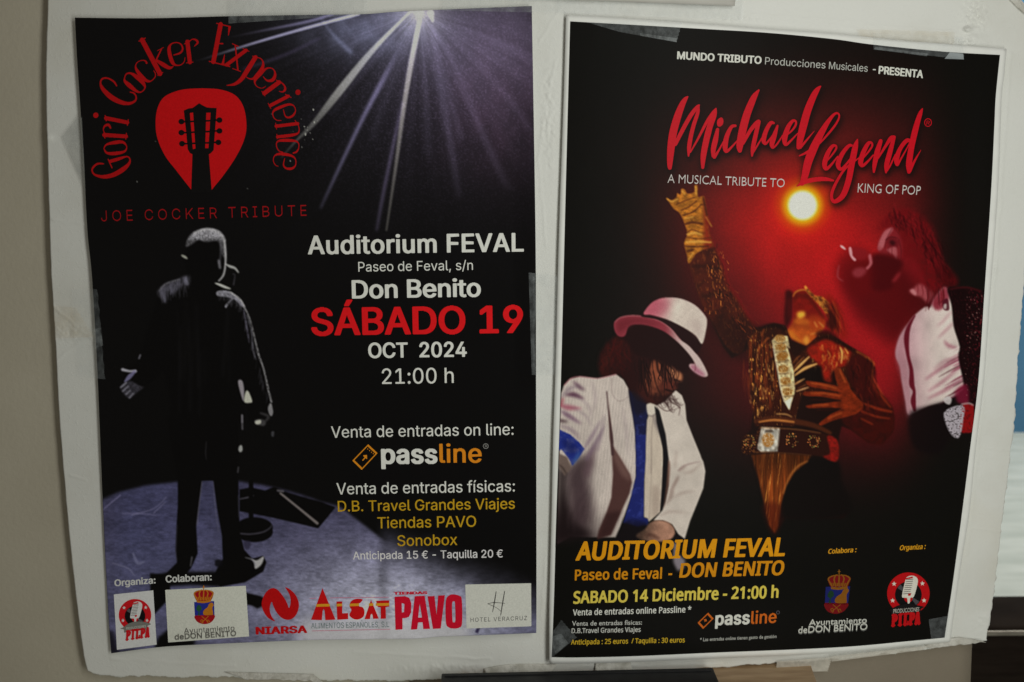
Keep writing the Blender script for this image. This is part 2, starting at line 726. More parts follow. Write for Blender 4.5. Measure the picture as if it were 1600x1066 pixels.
case = empty('black_case', (0, 0, 0), 'flat black case with a straight edge lying under the torn bottom of the board', 'case')
cb = mesh_obj('case_body', vv, [(3, 2, 1, 0), (4, 5, 6, 7), (0, 1, 5, 4), (1, 2, 6, 5), (2, 3, 7, 6), (3, 0, 4, 7)], M_BLACK, case)
bm_ = cb.modifiers.new('bevel', 'BEVEL')
bm_.width, bm_.segments = 0.0015, 3
e0, e1 = Vector(vv[0]), Vector(vv[1])
i0 = e0 + back * 0.035 + dx.normalized() * 0.004
i1 = e1 + back * 0.035 - dx.normalized() * 0.004
wv = back.normalized() * 0.003
up_ = Vector((0, 0, 0.0012))
mesh_obj('raised_rim', [i0, i1, i1 + wv, i0 + wv, i0 + up_, i1 + up_, i1 + wv + up_, i0 + wv + up_],
         [(4, 7, 6, 5), (0, 1, 5, 4), (1, 2, 6, 5), (2, 3, 7, 6), (3, 0, 4, 7)], M_BLACK, case)

# dark metal cabinet beyond the column
zd = 0.52
f0, b0 = on_z(1590, 980, zd), on_z(1590, 936, zd)
M_HIGHLIGHT = surf('highlight_metal', (0.30, 0.27, 0.23), (0.42, 0.38, 0.33), 20, 0.35, 0.5, metal=0.6)
cab = empty('metal_cabinet', (0, 0, 0), 'dark brown shiny metal cabinet behind the lower right corner of the board', 'cabinet')
box('cabinet_top', (0.55, f0.y, zd - 0.02), (1.7, b0.y + 0.02, zd), M_DARKMETAL, cab, 0.012)
box('edge_highlight', (0.556, f0.y - 0.006, zd - 0.016), (1.695, f0.y - 0.0005, zd - 0.006), M_HIGHLIGHT, cab, 0.002)  # pale strip added to stand for the highlight along the front edge
box('cabinet_body', (0.56, f0.y + 0.012, 0.0), (1.69, b0.y + 0.01, zd - 0.021), M_DARKMETAL, cab)

# ------------------------------------------------------------------ the white board
mb, nt, b = mat_new('board_paint')
n1, r1 = noise_ramp(nt, 7, 6, [(0.25, (0.70, 0.69, 0.63)), (0.5, (0.79, 0.79, 0.745)), (0.8, (0.82, 0.82, 0.78))])
n2, r2 = noise_ramp(nt, 2.6, 3, [(0.60, (1, 1, 1)), (0.74, (0.93, 0.89, 0.80))])
mx = N(nt, 'ShaderNodeMix', data_type='RGBA', blend_type='MULTIPLY')
mx.inputs[0].default_value = 1
nt.links.new(r1.outputs[0], mx.inputs[6])
nt.links.new(r2.outputs[0], mx.inputs[7])
nt.links.new(mx.outputs[2], b.inputs['Base Color'])
b.inputs['Roughness'].default_value = 0.6
b.inputs['Specular IOR Level'].default_value = 0.25
bp1 = add_bump(nt, b, 30, 0.003, 0.16, 4)
n3, r3 = noise_ramp(nt, 330, 3, [(0.55, (0, 0, 0)), (0.75, (1, 1, 1))])
bp2 = N(nt, 'ShaderNodeBump')
bp2.inputs['Strength'].default_value = 0.22
bp2.inputs['Distance'].default_value = 0.001
nt.links.new(r3.outputs[0], bp2.inputs['Height'])
nt.links.new(bp1.outputs[0], bp2.inputs['Normal'])
nt.links.new(bp2.outputs[0], b.inputs['Normal'])
M_BOARD = mb
M_CORE = surf('torn_paper', (0.50, 0.48, 0.42), (0.72, 0.70, 0.64), 90, 0.8, 0.1, (200, 0.003, 0.6))

bt = [(86, -80), (800, -76), (1520, -50), (1575, -2)]
br = [(1575, -2), (1603, 21), (1609, 120), (1607, 300), (1600, 445), (1593, 525), (1591, 560), (1585, 655), (1578, 717), (1568, 797), (1554, 921), (1541, 1001)]
bb = [(137, 1050), (165, 1056), (250, 1058), (345, 1058), (420, 1059), (500, 1063), (560, 1064), (640, 1063), (700, 1061), (760, 1057), (850, 1057), (925, 1049), (988, 1050),
      (1059, 1046), (1115, 1044), (1250, 1034), (1299, 1030), (1384, 1022), (1452, 1014), (1484, 1009), (1541, 1001)]
bl = [(86, -80), (75, 0), (72, 100), (73, 200), (74, 215), (76, 300), (80, 430), (86, 520), (92, 640), (98, 720), (105, 800), (113, 880), (122, 960), (131, 1025), (137, 1050)]
BX, BY = coons(bt, br, bb, bl, 800, 560, False)
rs = np.random.RandomState(3)
# ragged edges: small tears, strongest along the bottom and the right
edge = np.zeros_like(BY)
edge[-1, :] = (fbm(np.arange(800) * 0.13, np.zeros(800), 5) - 0.5) * 7 + (rs.rand(800) - .5) * 0.8
for k in range(1, 4): edge[-1 - k, :] = edge[-1, :] * (1 - k / 4)
BY += edge
ex = np.zeros_like(BX)
ex[:, -1] = (fbm(np.arange(560) * 0.2, np.ones(560) * 7, 4) - 0.5) * 5
ex[:, 0] = (fbm(np.arange(560) * 0.12, np.ones(560) * 3, 4) - 0.5) * 1.4
BX += ex
bh = (fbm(BX / 260, BY / 260, 3) - 0.5) * 0.003 - 0.0018
for (cx, cy, r, a) in [(1512, 46, 5, 0.007), (1514, 58, 8, 0.003), (1490, 60, 16, 0.002), (1533, 62, 9, 0.002), (812, 1047, 40, 0.0025), (960, 1043, 22, 0.002), (300, 1048, 60, 0.0015), (1520, 975, 18, 0.0015), (1545, 965, 8, 0.002), (74, 215, 6, 0.002)]:
    bh += a * np.exp(-0.5 * (((BX - cx) / r) ** 2 + ((BY - cy) / (r * 0.6)) ** 2))
def ridge(x0, y0, x1, y1, wid, amp, wob=1.5):
    """a crease, scratch or paint edge across the board"""
    global bh
    dx_, dy_ = x1 - x0, y1 - y0
    ln = math.hypot(dx_, dy_)
    t = np.clip(((BX - x0) * dx_ + (BY - y0) * dy_) / ln ** 2, 0, 1)
    off = ((BX - x0) * dy_ - (BY - y0) * dx_) / ln + wob * (vnoise(t * ln / 14, t * 0 + x0) - .5) * 2
    end = np.hypot(BX - (x0 + t * dx_), BY - (y0 + t * dy_))
    bh = bh + amp * np.exp(-0.5 * (off / wid) ** 2) * (np.abs(end) < wid * 6) * (.5 + .8 * vnoise(t * ln / 22, t * 0 + y0))


for q in [(1578, 90, 1556, 420, 1.6, .0006), (1556, 420, 1512, 860, 1.6, .0006), (1560, 420, 1578, 421, 1.2, .0006), (1525, 827, 1566, 832, 1.3, .0008), (1545, 700, 1580, 704, 1.3, .0006), (866, 100, 840, 250, 1.3, .0004), (846, 60, 870, 20, 1.2, .0004),
          (842, 250, 852, 380, 1.2, .0004), (852, 870, 846, 960, 1.4, .0006), (86, 480, 140, 528, 1.4, .0006), (84, 530, 146, 528, 1.6, .0009), (88, 345, 130, 350, 1.2, .0005), (92, 560, 118, 540, 1.2, .0005), (115, 745, 130, 748, 1.2, .0006),
          (1180, 22, 1330, 34, 1.3, .0004), (1360, 40, 1480, 48, 1.3, .0006), (560, 1020, 760, 1030, 1.4, .0006), (900, 1042, 1120, 1038, 1.4, .0006), (180, 1030, 360, 1040, 1.4, .0005), (250, 8, 340, 4, 1.2, .0004), (1490, 70, 1540, 66, 1.6, .0008)]:
    ridge(*q)
# rough torn patches where old tape pulled the face paper off
for cx, cy, rx, ry in [(1522, 24, 22, 34), (1500, 66, 26, 10), (1150, 30, 60, 6), (1530, 970, 14, 20), (1545, 300, 10, 90), (858, 180, 12, 90), (104, 520, 26, 14), (700, 1045, 90, 8)]:
    msk = np.exp(-(((BX - cx) / rx) ** 2 + ((BY - cy) / ry) ** 2) ** 2)
    bh = bh + msk * (fbm(BX / 4, BY / 4, 3) - .45) * (.0055 if cx > 1480 and cy < 90 else .0026)
board = empty('notice_board', (0, 0, 0), 'white painted board with torn edges that carries both posters', 'board')
solid_sheet('board_panel', BX, BY, bh, M_BOARD, 0.007, board)


# curled strips of torn face paper along the edge
def flap(pts, lift, name='torn_flap'):
    """a lifted strip of torn paper: pts are pixel pairs (inner edge, free edge)"""
    A = curve_eval([p[0] for p in pts], np.linspace(0, 1, 30))
    Bq = curve_eval([p[1] for p in pts], np.linspace(0, 1, 30))
    t = np.linspace(0, 1, 7)[:, None]
    X = A[:, 0] * (1 - t) + Bq[:, 0] * t
    Y = A[:, 1] * (1 - t) + Bq[:, 1] * t
    Y = Y + (fbm(X * 0.12, np.ones_like(X) * lift * 999, 3) - 0.5) * 5 * t
    H = 0.0006 + lift * t ** 1.6 * (0.6 + 0.8 * vnoise(X * 0.05, X * 0 + 3))
    return solid_sheet(name, X, Y, H, M_CORE, 0.0006, board)


flap([((756, 1045), (760, 1059)), ((800, 1038), (805, 1055)), ((870, 1038), (860, 1057))], 0.006)
flap([((930, 1036), (930, 1050)), ((985, 1034), (988, 1051))], 0.005)
flap([((350, 1050), (385, 1062)), ((420, 1052), (450, 1063)), ((490, 1054), (505, 1066))], 0.005)
flap([((1440, 1003), (1452, 1015)), ((1500, 996), (1541, 1003))], 0.004)
flap([((1576, -2), (1590, -6)), ((1592, 14), (1601, 6)), ((1604, 24), (1612, 20))], 0.006)
# ================================================================== LEFT POSTER
def left_height(X, Y):
    X, Y = np.asarray(X, float), np.asarray(Y, float)
    lift = ss(880, 1010, Y) ** 1.5 * 0.009 * (0.25 + 0.75 * ss(190, 420, X)) * (1 - 0.55 * ss(690, 840, X))
    wave = 0.0012 * np.sin(X / 210.0 + 1.0) * np.sin(Y / 240.0 + 0.4)
    return 0.0035 + lift + wave + 0.0016 * ss(640, 560, Y) * ss(800, 838, X)


def left_up(X, Y):
    t = np.clip((X - 145) / 690, 0, 1)
    return -0.057 * (1 - t) - 0.008 * t


c = Canvas(105, -5, 850, 1030, (12.5, 11.5, 11.5))
X, Y = c.X, c.Y
# --- spotlight rays in the printed picture
sx, sy = 655.0, 18.0
r = np.hypot(X - sx, Y - sy) + 1e-3
th = np.arctan2(Y - sy, X - sx)
ang = 0.75 + 0.55 * (fbm(th * 9, th * 0 + 1.5, 4) - 0.5) + 0.16 * (vnoise(th * 34, th * 0 + 4) - 0.5)
down = 0.6 + 0.4 * ss(0.1, 0.8, th)
c.all(np.exp(-r / 38) * 1.0, (66, 66, 72))
c.all(np.exp(-r / 15) * 1.0, (84, 82, 62))
c.all(np.exp(-r / 100) * np.clip(ang, 0, 2) * down, (54, 56, 70))
c.all(np.exp(-(r / 235) ** 2) * np.clip(ang, 0.1, 2) * (0.5 + 0.6 * ss(300, 700, X)), (25, 22, 31))
c.all(gau(X, Y, 800, 60, 80, 70) * (0.6 + 0.8 * fbm(X / 45, Y / 45, 4)), (36, 32, 42))
c.all(gau(X, Y, 785, 170, 75, 80) * (0.5 + 0.9 * fbm(X / 30, Y / 45 + 5, 4)), (26, 17, 25))
c.all(gau(X, Y, 565, 44, 60, 30) * (0.3 + fbm(X / 25, Y / 25, 4)), (56, 60, 78))
zt2 = Z(440, 0, 420 / 1244)


def ray(pts, col, op, blur=1.2, fade=None):
    c.fill(c.line(zt2(pts), blur), col, op if fade is None else (lambda X, Y: op * fade(X, Y)), 'add')


ray([(600, 50, 5), (420, 235, 24), (270, 420, 36), (150, 570, 22), (60, 660, 8), (0, 730, 3)], (108, 109, 104), 0.95, 1.3, lambda X, Y: 1 - 0.55 * ss(120, 230, Y))
ray([(560, 190, 20), (480, 350, 24), (380, 540, 18), (270, 770, 12), (180, 965, 4)], (92, 88, 122), 0.85, 1.8, lambda X, Y: ss(60, 150, Y) * 0.9)
ray([(645, 60, 8), (630, 140, 20), (600, 290, 24), (565, 500, 20), (530, 760, 15), (485, 1066, 8)], (112, 110, 104), 0.95, 1.2, lambda X, Y: 1 - 0.5 * ss(90, 330, Y))
ray([(560, 470, 6), (515, 680, 12), (470, 900, 12), (440, 1066, 7)], (64, 58, 82), 0.8, 1.6)
ray([(690, 60, 30), (700, 100, 8)], (120, 120, 90), 0.8, 1.2)
for p, o in [([(690, 110, 14), (740, 420, 26), (790, 720, 22), (820, 910, 10)], .55), ([(700, 110, 14), (860, 450, 30), (960, 690, 26), (1045, 870, 12)], .42),
             ([(655, 100, 12), (660, 360, 22), (675, 720, 14)], .4), ([(720, 110, 16), (900, 290, 30), (1060, 470, 30), (1150, 600, 20)], .3),
             ([(610, 130, 12), (490, 420, 24), (420, 640, 20)], .25), ([(600, 130, 12), (380, 330, 30), (240, 520, 22)], .22), ([(720, 90, 14), (1000, 200, 40), (1160, 280, 40)], .25),
             ([(700, 150, 14), (780, 450, 24), (830, 640, 20)], .4), ([(560, 80, 8), (420, 150, 16), (280, 230, 12)], .3)]:
    ray(p, (64, 60, 80), o * .7, 3.4)
c.fill(c.line([(560, 22, 5), (480, 43.5, 4.6), (400, 66.5, 4), (320, 91.5, 3), (300, 97, 1)], 0.9), (112, 110, 138), lambda X, Y: 0.95 * ss(295, 420, X), 'add')
c.fill(c.line([(520, 22, 4), (480, 34, 4), (400, 50, 3), (340, 62, 1)], 1.0), (80, 76, 104), lambda X, Y: 0.8 * ss(340, 470, X), 'add')
c.fill(c.line([(500, 60, 2), (440, 88, 3), (380, 108, 2)], 1.6), (40, 34, 56), 0.8, 'add')
c.fill(c.line([(502, 28, 2), (520, 54, 4), (548, 82, 7)], 1.6), (60, 64, 84), 0.6, 'add')
c.all(np.clip(fbm(X / 2.2, Y / 2.2, 2) - .5, 0, 1) * (gau(X, Y, 700, 120, 170, 130)), (46, 40, 56))

# --- printed stage floor
zb, zc_, zd_ = Z(130, 640, 370 / 1315), Z(460, 640, 400 / 1523), Z(140, 860, .225)


def floor_col(X, Y):
    a = np.zeros(X.shape + (3,)) + np.array((55, 53, 75.))
    k = ss(770, 960, Y)
    a = a + k[..., None] * np.array((14, 15, 18.))
    k = gau(X, Y, 610, 985, 135, 75)
    a = a + k[..., None] * np.array((92, 93, 84.))
    k = gau(X, Y, 600, 900, 110, 50)
    a = a + k[..., None] * np.array((24, 24, 26.))
    k = ss(150, 210, X) * (1 - ss(210, 480, X)) * ss(1000, 840, Y)
    a = a + k[..., None] * np.array((4, 6, 12.))
    n = fbm(X / 7, Y / 3.2, 5) - 0.5
    n2 = fbm(X / 34, Y / 20 + 3, 4) - 0.5
    a *= (1 + 0.42 * n + 0.42 * n2)[..., None]
    return a


fl = np.concatenate([zb([(60, 540), (110, 497), (200, 458), (350, 422), (520, 402), (700, 392), (860, 398), (1000, 420), (1150, 455), (1315, 508)]),
                     zc_([(90, 535), (180, 555), (265, 575), (340, 630), (450, 715), (560, 800), (600, 840)]), [(612, 1040), (100, 1040)]])
M = c.poly(fl, 2.2, False)
c.fill(M, floor_col, lambda X, Y: 1 - ss(585, 612, X))
dd = ((Y - 850) - .42 * (X - 640)) * .92 + 26 * (fbm(X / 40, Y / 40, 3) - .5)
c.fill((full_ := (slice(0, c.H), slice(0, c.W)), ss(-34, 50, dd) * ss(583, 613, X)), floor_col, 1)
c.fill(c.poly([(640, 960), (860, 960), (860, 1040), (640, 1040)], 10, False), floor_col, lambda X, Y: 0.75 * ss(930, 985, Y))
c.fill(c.poly([(470, 958), (600, 940), (735, 955), (735, 1010), (470, 1010)], 9, False), (172, 170, 172), lambda X, Y: 0.8 * ss(945, 990, Y))
for p, col, o in [([(205, 805, 1.6), (240, 795, 1), (260, 777, 1)], (120, 116, 150), .7), ([(160, 797, 1.5), (188, 774, 2)], (110, 105, 140), .7), ([(190, 802, 1), (225, 803, 1.6), (245, 806, 1)], (110, 106, 140), .6),
                  ([(175, 880, 1), (200, 888, 1.5), (210, 900, 1)], (120, 118, 145), .6), ([(208, 865, 3), (215, 880, 5), (225, 878, 3)], (104, 104, 134), .6), ([(240, 802, 1.6), (258, 785, 1.2)], (120, 116, 150), .6)]:
    c.l(p, col, o, 0.7)
rs = np.random.RandomState(11)
for k in range(70):
    x, y = rs.uniform(165, 600), rs.uniform(800, 985)
    l_ = rs.uniform(2, 12)
    c.l([(x, y, 1), (x + l_, y + rs.uniform(-3, 3), 1.2)], (118, 115, 150), rs.uniform(.1, .35), 0.7)
# black stand, cables and shadows on the floor
BK = (11, 10, 10)
c.p(zb([(868, 445), (930, 432), (1010, 450), (1060, 428), (1120, 455), (1200, 480), (1330, 515), (1400, 545), (1305, 660), (1180, 630), (1040, 598), (868, 565)]), BK, 1, 0.9, False)
c.p(zc_([(0, 520), (100, 545), (240, 582), (140, 702), (0, 655)]), BK, 1, 0.9, False)
c.l(zb([(1095, 465, 12), (1200, 550, 13), (1300, 632, 16)]), (112, 104, 104), .9)
c.l(zb([(1080, 450, 12), (1110, 455, 12)]), (120, 115, 125), .6)
c.l(zb([(870, 497, 5), (920, 487, 7), (945, 478, 5)]), (90, 86, 100), .8)
c.l(zb([(932, 400, 26), (932, 640, 26)]), BK, 1)
c.p(ellipse(*zb([(950, 655)])[0], 29, 16), BK, 1, 0.7)
c.p(ellipse(*zb([(950, 680)])[0], 29, 16), BK, 1, 0.7)
c.l(zb([(860, 688, 8), (930, 692, 8), (1000, 680, 8), (1040, 655, 6), (1046, 640, 4)]), (92, 88, 104), .55)
for p in [[(890, 735), (930, 730), (925, 770), (900, 775)]]:
    c.p(zb(p), (35, 32, 48), .7, 1)
c.p(zb([(380, 930), (460, 905), (620, 900), (740, 900), (760, 985), (600, 975), (440, 985), (430, 1080), (385, 1080)]), BK, 1, 2.2, False)
c.p(zd_([(420, 160), (560, 170), (560, 300), (530, 360), (455, 440), (425, 440)]), BK, 1, 1.2, False)
c.p(zd_([(480, 600), (560, 540), (640, 600), (740, 630), (715, 670), (450, 690), (465, 640)]), BK, 1, 1.4, False)
c.p(zd_([(1050, 285), (1190, 318), (1230, 345), (1210, 385), (1165, 405), (1130, 385), (1050, 370)]), BK, 1, 1.2, False)
c.p(zd_([(120, 560), (165, 555), (200, 700), (330, 690), (300, 712), (140, 730)]), (18, 16, 22), .9, 2.5, False)
c.p([(742, 988), (747, 976), (752, 976), (747, 990)], (40, 34, 60), .9, .6, False)
for k in range(26):
    x, y = (rs.normal(474, 14), rs.normal(212, 14)) if k < 16 else (rs.uniform(200, 470), rs.uniform(160, 300))
    q = rs.uniform(.5, 1.1)
    c.p(ellipse(x, y, q, q * rs.uniform(.8, 2), 8), (150, 150, 145), rs.uniform(.3, .95) if k < 16 else rs.uniform(.2, .6), .45)
sheet_img = c.crisp(c.img)

# --- the singer seen from behind, lit from above
c.start()
za = Z(130, 340, 370 / 1233)
FB = (11, 10, 10)
c.p(za([(545, 130), (600, 70), (690, 70), (738, 130), (735, 260), (700, 335), (770, 370), (835, 450), (900, 640), (975, 930), (985, 1010), (960, 1060), (860, 1060), (840, 900), (840, 1066), (840, 1066), (480, 1066), (420, 800), (330, 880), (240, 940), (195, 880), (215, 800), (290, 740), (340, 560), (390, 400), (440, 340), (545, 310), (530, 220)]), FB, 1, 1, False)
c.p(zb([(525, 395), (470, 100), (480, -20), (860, -20), (862, 395), (865, 560), (872, 690), (895, 780), (938, 828), (1000, 812), (1018, 850), (1000, 900), (900, 960), (760, 985), (715, 940), (745, 880), (775, 830), (770, 700), (745, 560), (722, 395), (660, 395), (642, 540), (628, 650), (636, 800), (600, 880), (560, 930), (450, 920), (520, 850), (512, 780), (518, 640), (525, 540)]), FB, 1, 0.8, False)
c.l(zb([(722, 400, 4), (735, 560, 5), (752, 680, 4)]), (95, 92, 108), .45)
c.l(zb([(660, 400, 4), (642, 540, 5), (632, 640, 5)]), (120, 116, 126), .5)
c.l(zb([(522, 640, 4), (516, 780, 5), (520, 840, 4)]), (80, 76, 92), .4)
c.l(zb([(604, 820, 8), (596, 870, 6)]), (110, 108, 120), .6)
c.p(zb([(935, 830), (965, 838), (1003, 815), (990, 860), (955, 885), (950, 850)]), (158, 156, 158), .95, .8)
c.l(zb([(900, 822, 4), (940, 835, 8), (960, 870, 6)]), (130, 128, 138), .7)
c.p(zb([(735, 835), (775, 840), (770, 870), (735, 870)]), (14, 13, 16), .9, 1)
c.l(zb([(860, 480, 4), (864, 600, 4)]), (80, 80, 90), .4)
# hair and head rim
hair = za([(533, 152), (548, 105), (585, 72), (640, 56), (700, 66), (735, 100), (744, 160), (742, 215), (722, 190), (712, 140), (690, 122), (640, 128), (600, 118), (565, 140)])
hm = lambda X, Y: (0.45 + 0.9 * fbm(X / 2.2, Y / 3.2, 3)) * (1 - 0.55 * ss(368, 380, Y))
c.fill(c.poly(hair, 1.0), (146, 144, 152), 0.95, mod=hm)
c.l(za([(575, 82, 10), (640, 62, 14), (700, 74, 12), (738, 120, 10)]), (170, 168, 172), .55, 1)
c.l(za([(735, 120, 10), (741, 190, 10), (740, 250, 9), (730, 300, 9), (706, 330, 7)]), (168, 166, 170), .85, .7)
c.l(za([(706, 225, 12), (712, 262, 12)]), (120, 118, 126), .8, 1)
c.l(za([(715, 130, 10), (716, 190, 8), (708, 240, 6)]), (110, 108, 118), .45, 1)
c.l(za([(515, 198, 10), (530, 206, 14), (541, 214, 6)]), (160, 160, 150), .8, .6)
c.l(za([(742, 243, 6), (765, 255, 14), (790, 264, 12), (808, 286, 7)]), (165, 165, 165), .85, .7)
c.l(za([(780, 295, 6), (790, 300, 5), (783, 350, 8)]), (70, 68, 76), .6, .7)
rim = lambda X, Y: np.clip(.25 + 1.25 * fbm(X / 2.4, Y / 3.4, 2), 0, 1)
# shoulders
c.fill(c.poly(za([(388, 385), (430, 345), (480, 328), (520, 310), (552, 305), (550, 352), (525, 345), (500, 365), (470, 400), (440, 380), (430, 445), (405, 420)]), 1.4), (78, 76, 88), .8, mod=lambda X, Y: .35 + 1.1 * fbm(X / 3.5, Y / 8, 3))
c.l(za([(395, 382, 6), (430, 346, 8), (500, 322, 8)]), (120, 118, 126), .55, mod=rim)
c.l(za([(530, 315, 22), (540, 345, 18)]), (110, 108, 124), .6, 1, mod=rim)
for q in ([(490, 345, 6), (488, 375, 5)], [(460, 352, 5), (455, 400, 6)], [(415, 385, 6), (425, 440, 8)]):
    c.l(za(q), (90, 88, 104), .6)
c.p(za([(684, 342), (715, 345), (770, 371), (735, 368)]), (172, 172, 168), .95, .6)
c.fill(c.poly(za([(700, 384), (760, 384), (815, 425), (842, 470), (822, 460), (780, 425), (745, 470), (740, 455), (770, 420), (700, 408)]), .8), (140, 138, 150), .9, mod=lambda X, Y: .5 + 0.8 * fbm(X / 4, Y / 5, 3))
c.l(za([(765, 388, 7), (815, 424, 9), (840, 465, 8)]), (178, 176, 178), .8, mod=rim)
c.l(za([(840, 470, 9), (868, 530, 7), (898, 650, 8), (915, 720, 10), (940, 790, 8), (965, 900, 10), (980, 960, 10)]), (128, 126, 130), .9, .6, mod=rim)
c.l(za([(836, 480, 6), (850, 560, 10), (864, 650, 6)]), (96, 92, 110), .7, mod=rim)
c.l(za([(852, 510, 5), (878, 600, 7), (885, 690, 6), (900, 740, 5)]), (110, 108, 120), .7, mod=rim)
for k in range(46):
    x0 = rs.uniform(395, 545)
    y0 = 330 + abs(x0 - 545) * .28
    c.l(za([(x0, y0 + rs.uniform(0, 12), 3), (x0 + rs.uniform(-10, 6), y0 + rs.uniform(25, 80), 4)]), (92, 90, 104), rs.uniform(.08, .35), .7)
for k in range(46):
    x0 = rs.uniform(700, 835)
    y0 = 382 + max(0, x0 - 750) * .75
    c.l(za([(x0, y0 + rs.uniform(0, 8), 3), (x0 + rs.uniform(-14, 4), y0 + rs.uniform(20, 60), 4)]), (104, 102, 114), rs.uniform(.08, .4), .7)
for k in range(30):
    t = rs.rand()
    c.l(za([(845 + 125 * t - rs.uniform(0, 14), 480 + 470 * t, 3), (850 + 125 * t - rs.uniform(4, 24), 500 + 470 * t + rs.uniform(10, 40), 4)]), (88, 86, 98), rs.uniform(.1, .4), .7)
for k in range(14):
    x0 = rs.uniform(470, 760)
    c.l(za([(x0, rs.uniform(420, 700), 6), (x0 + rs.uniform(-30, 30), rs.uniform(720, 1050), 8)]), (24, 23, 25), rs.uniform(.2, .5), 2)
# left hand with cuff
c.l(za([(205, 792, 16), (240, 800, 12), (272, 800, 16)]), (150, 148, 160), .9)
c.l(za([(268, 802, 14), (240, 830, 22), (218, 855, 10)]), (104, 100, 134), .85)
c.fill(c.poly(za([(195, 880), (240, 850), (300, 880), (318, 882), (280, 910), (240, 942), (205, 910)]), 1.2), (52, 50, 58), .9, mod=lambda X, Y: .5 + .8 * fbm(X / 3, Y / 3, 2))
for q in ([(195, 885, 7), (225, 860, 7)], [(205, 905, 6), (235, 878, 5)], [(222, 922, 6), (245, 900, 5)], [(240, 940, 6), (262, 915, 5)], [(290, 735, 6), (298, 715, 6)]):
    c.l(za(q), (130, 128, 142), .8)
# right hand, pocket and belt glints
c.p(za([(806, 855), (828, 850), (838, 900), (836, 955), (825, 935)]), (138, 132, 140), .9, .7)
c.p(za([(845, 910), (860, 905), (880, 955), (868, 965), (838, 960)]), (172, 172, 160), .95, .7)
c.l(za([(828, 1030, 7), (828, 1066, 8)]), (120, 116, 126), .7)
c.p(za([(962, 990), (978, 965), (988, 1010), (980, 1032), (968, 1020)]), (128, 126, 130), .9, .8)
c.p(za([(895, 1055), (930, 1050), (950, 1066), (940, 1085), (900, 1075)]), (70, 68, 70), .8, 1)
c.p(zb([(955, 65), (985, 58), (985, 78), (960, 82)]), (168, 168, 158), .95, .6)
c.p(zb([(1035, 0), (1052, 5), (1048, 35), (1036, 30)]), (110, 108, 112), .8, .7)
c.l(zb([(985, 20, 10), (1030, 40, 16), (1000, 75, 8)]), (54, 52, 54), .8, 1)
c.p(zb([(1045, 125), (1060, 122), (1058, 150), (1046, 148)]), (70, 70, 76), .7, .8)
c.l(zb([(882, 30, 7), (884, 110, 8)]), (104, 100, 108), .8)
c.p(zb([(866, 205), (880, 198), (885, 225), (872, 238), (862, 225)]), (150, 150, 150), .9, .6)
c.l(zb([(862, 320, 6), (858, 350, 6)]), (90, 88, 96), .7)
c.l(zb([(684, 180, 4), (680, 240, 5), (684, 280, 3)]), (46, 44, 48), .7)
fig_a, fig_img = c.end()

lt = [(117, 27.7), (235, 28.7), (357, 25.5), (500, 23.2), (573, 22), (636, 17.5), (831, 9.5)]
lr = [(831, 9.5), (836.7, 360), (837.5, 560), (838, 700), (838.3, 920), (838, 989.2)]
lb = [(173.7, 1021), (252.5, 1011), (342.5, 1006), (480, 1000.4), (575, 999), (650, 998), (685, 995), (741, 993), (838, 989.2)]
ll = [(117, 27.7), (121, 101), (130, 236.5), (136.5, 360), (143.5, 430), (151, 556), (155.5, 660), (161, 797.6), (168, 940), (173.7, 1021)]
nu, nv = 560, 780
LX, LY = coons(lt, lr, lb, ll, nu, nv)
LH = left_height(LX, LY)
left = empty('concert_poster', (0, 0, 0), 'dark purple concert poster with red plectrum emblem and singer seen from behind', 'poster', 'concert posters taped to the white board')
solid_sheet('printed_sheet', LX, LY, LH, M_PRINT, 0.0003, left, alb(c.sample(sheet_img, LX, LY), LX))


def cutout(name, img, a, X, Y, H, layer, parent, label=None):
    al = c.sample(a, X, Y)
    m = al > 0.04
    keep = m[:-1, :-1] | m[1:, :-1] | m[:-1, 1:] | m[1:, 1:]
    f = grid_faces(*X.shape, keep)
    used = np.unique(f)
    remap = np.zeros(X.size, int)
    remap[used] = np.arange(len(used))
    P = on_plane(X, Y, H + layer * 0.00008).reshape(-1, 3)[used]
    cols = alb(c.sample(img, X, Y), X).reshape(-1, 3)[used]
    o = mesh_obj(name, P, remap[f], M_PRINT, parent, cols=cols)
    if label: o['label'] = label
    return o


cutout('singer_picture', fig_img, fig_a, LX, LY, LH, 1, left)

L = Poster(left, left_height, left_up)
RD, RB, WH, GY, YE, OR = (132, 13, 15), (184, 20, 24), (184, 185, 177), (160, 158, 156), (160, 126, 26), (184, 112, 24)
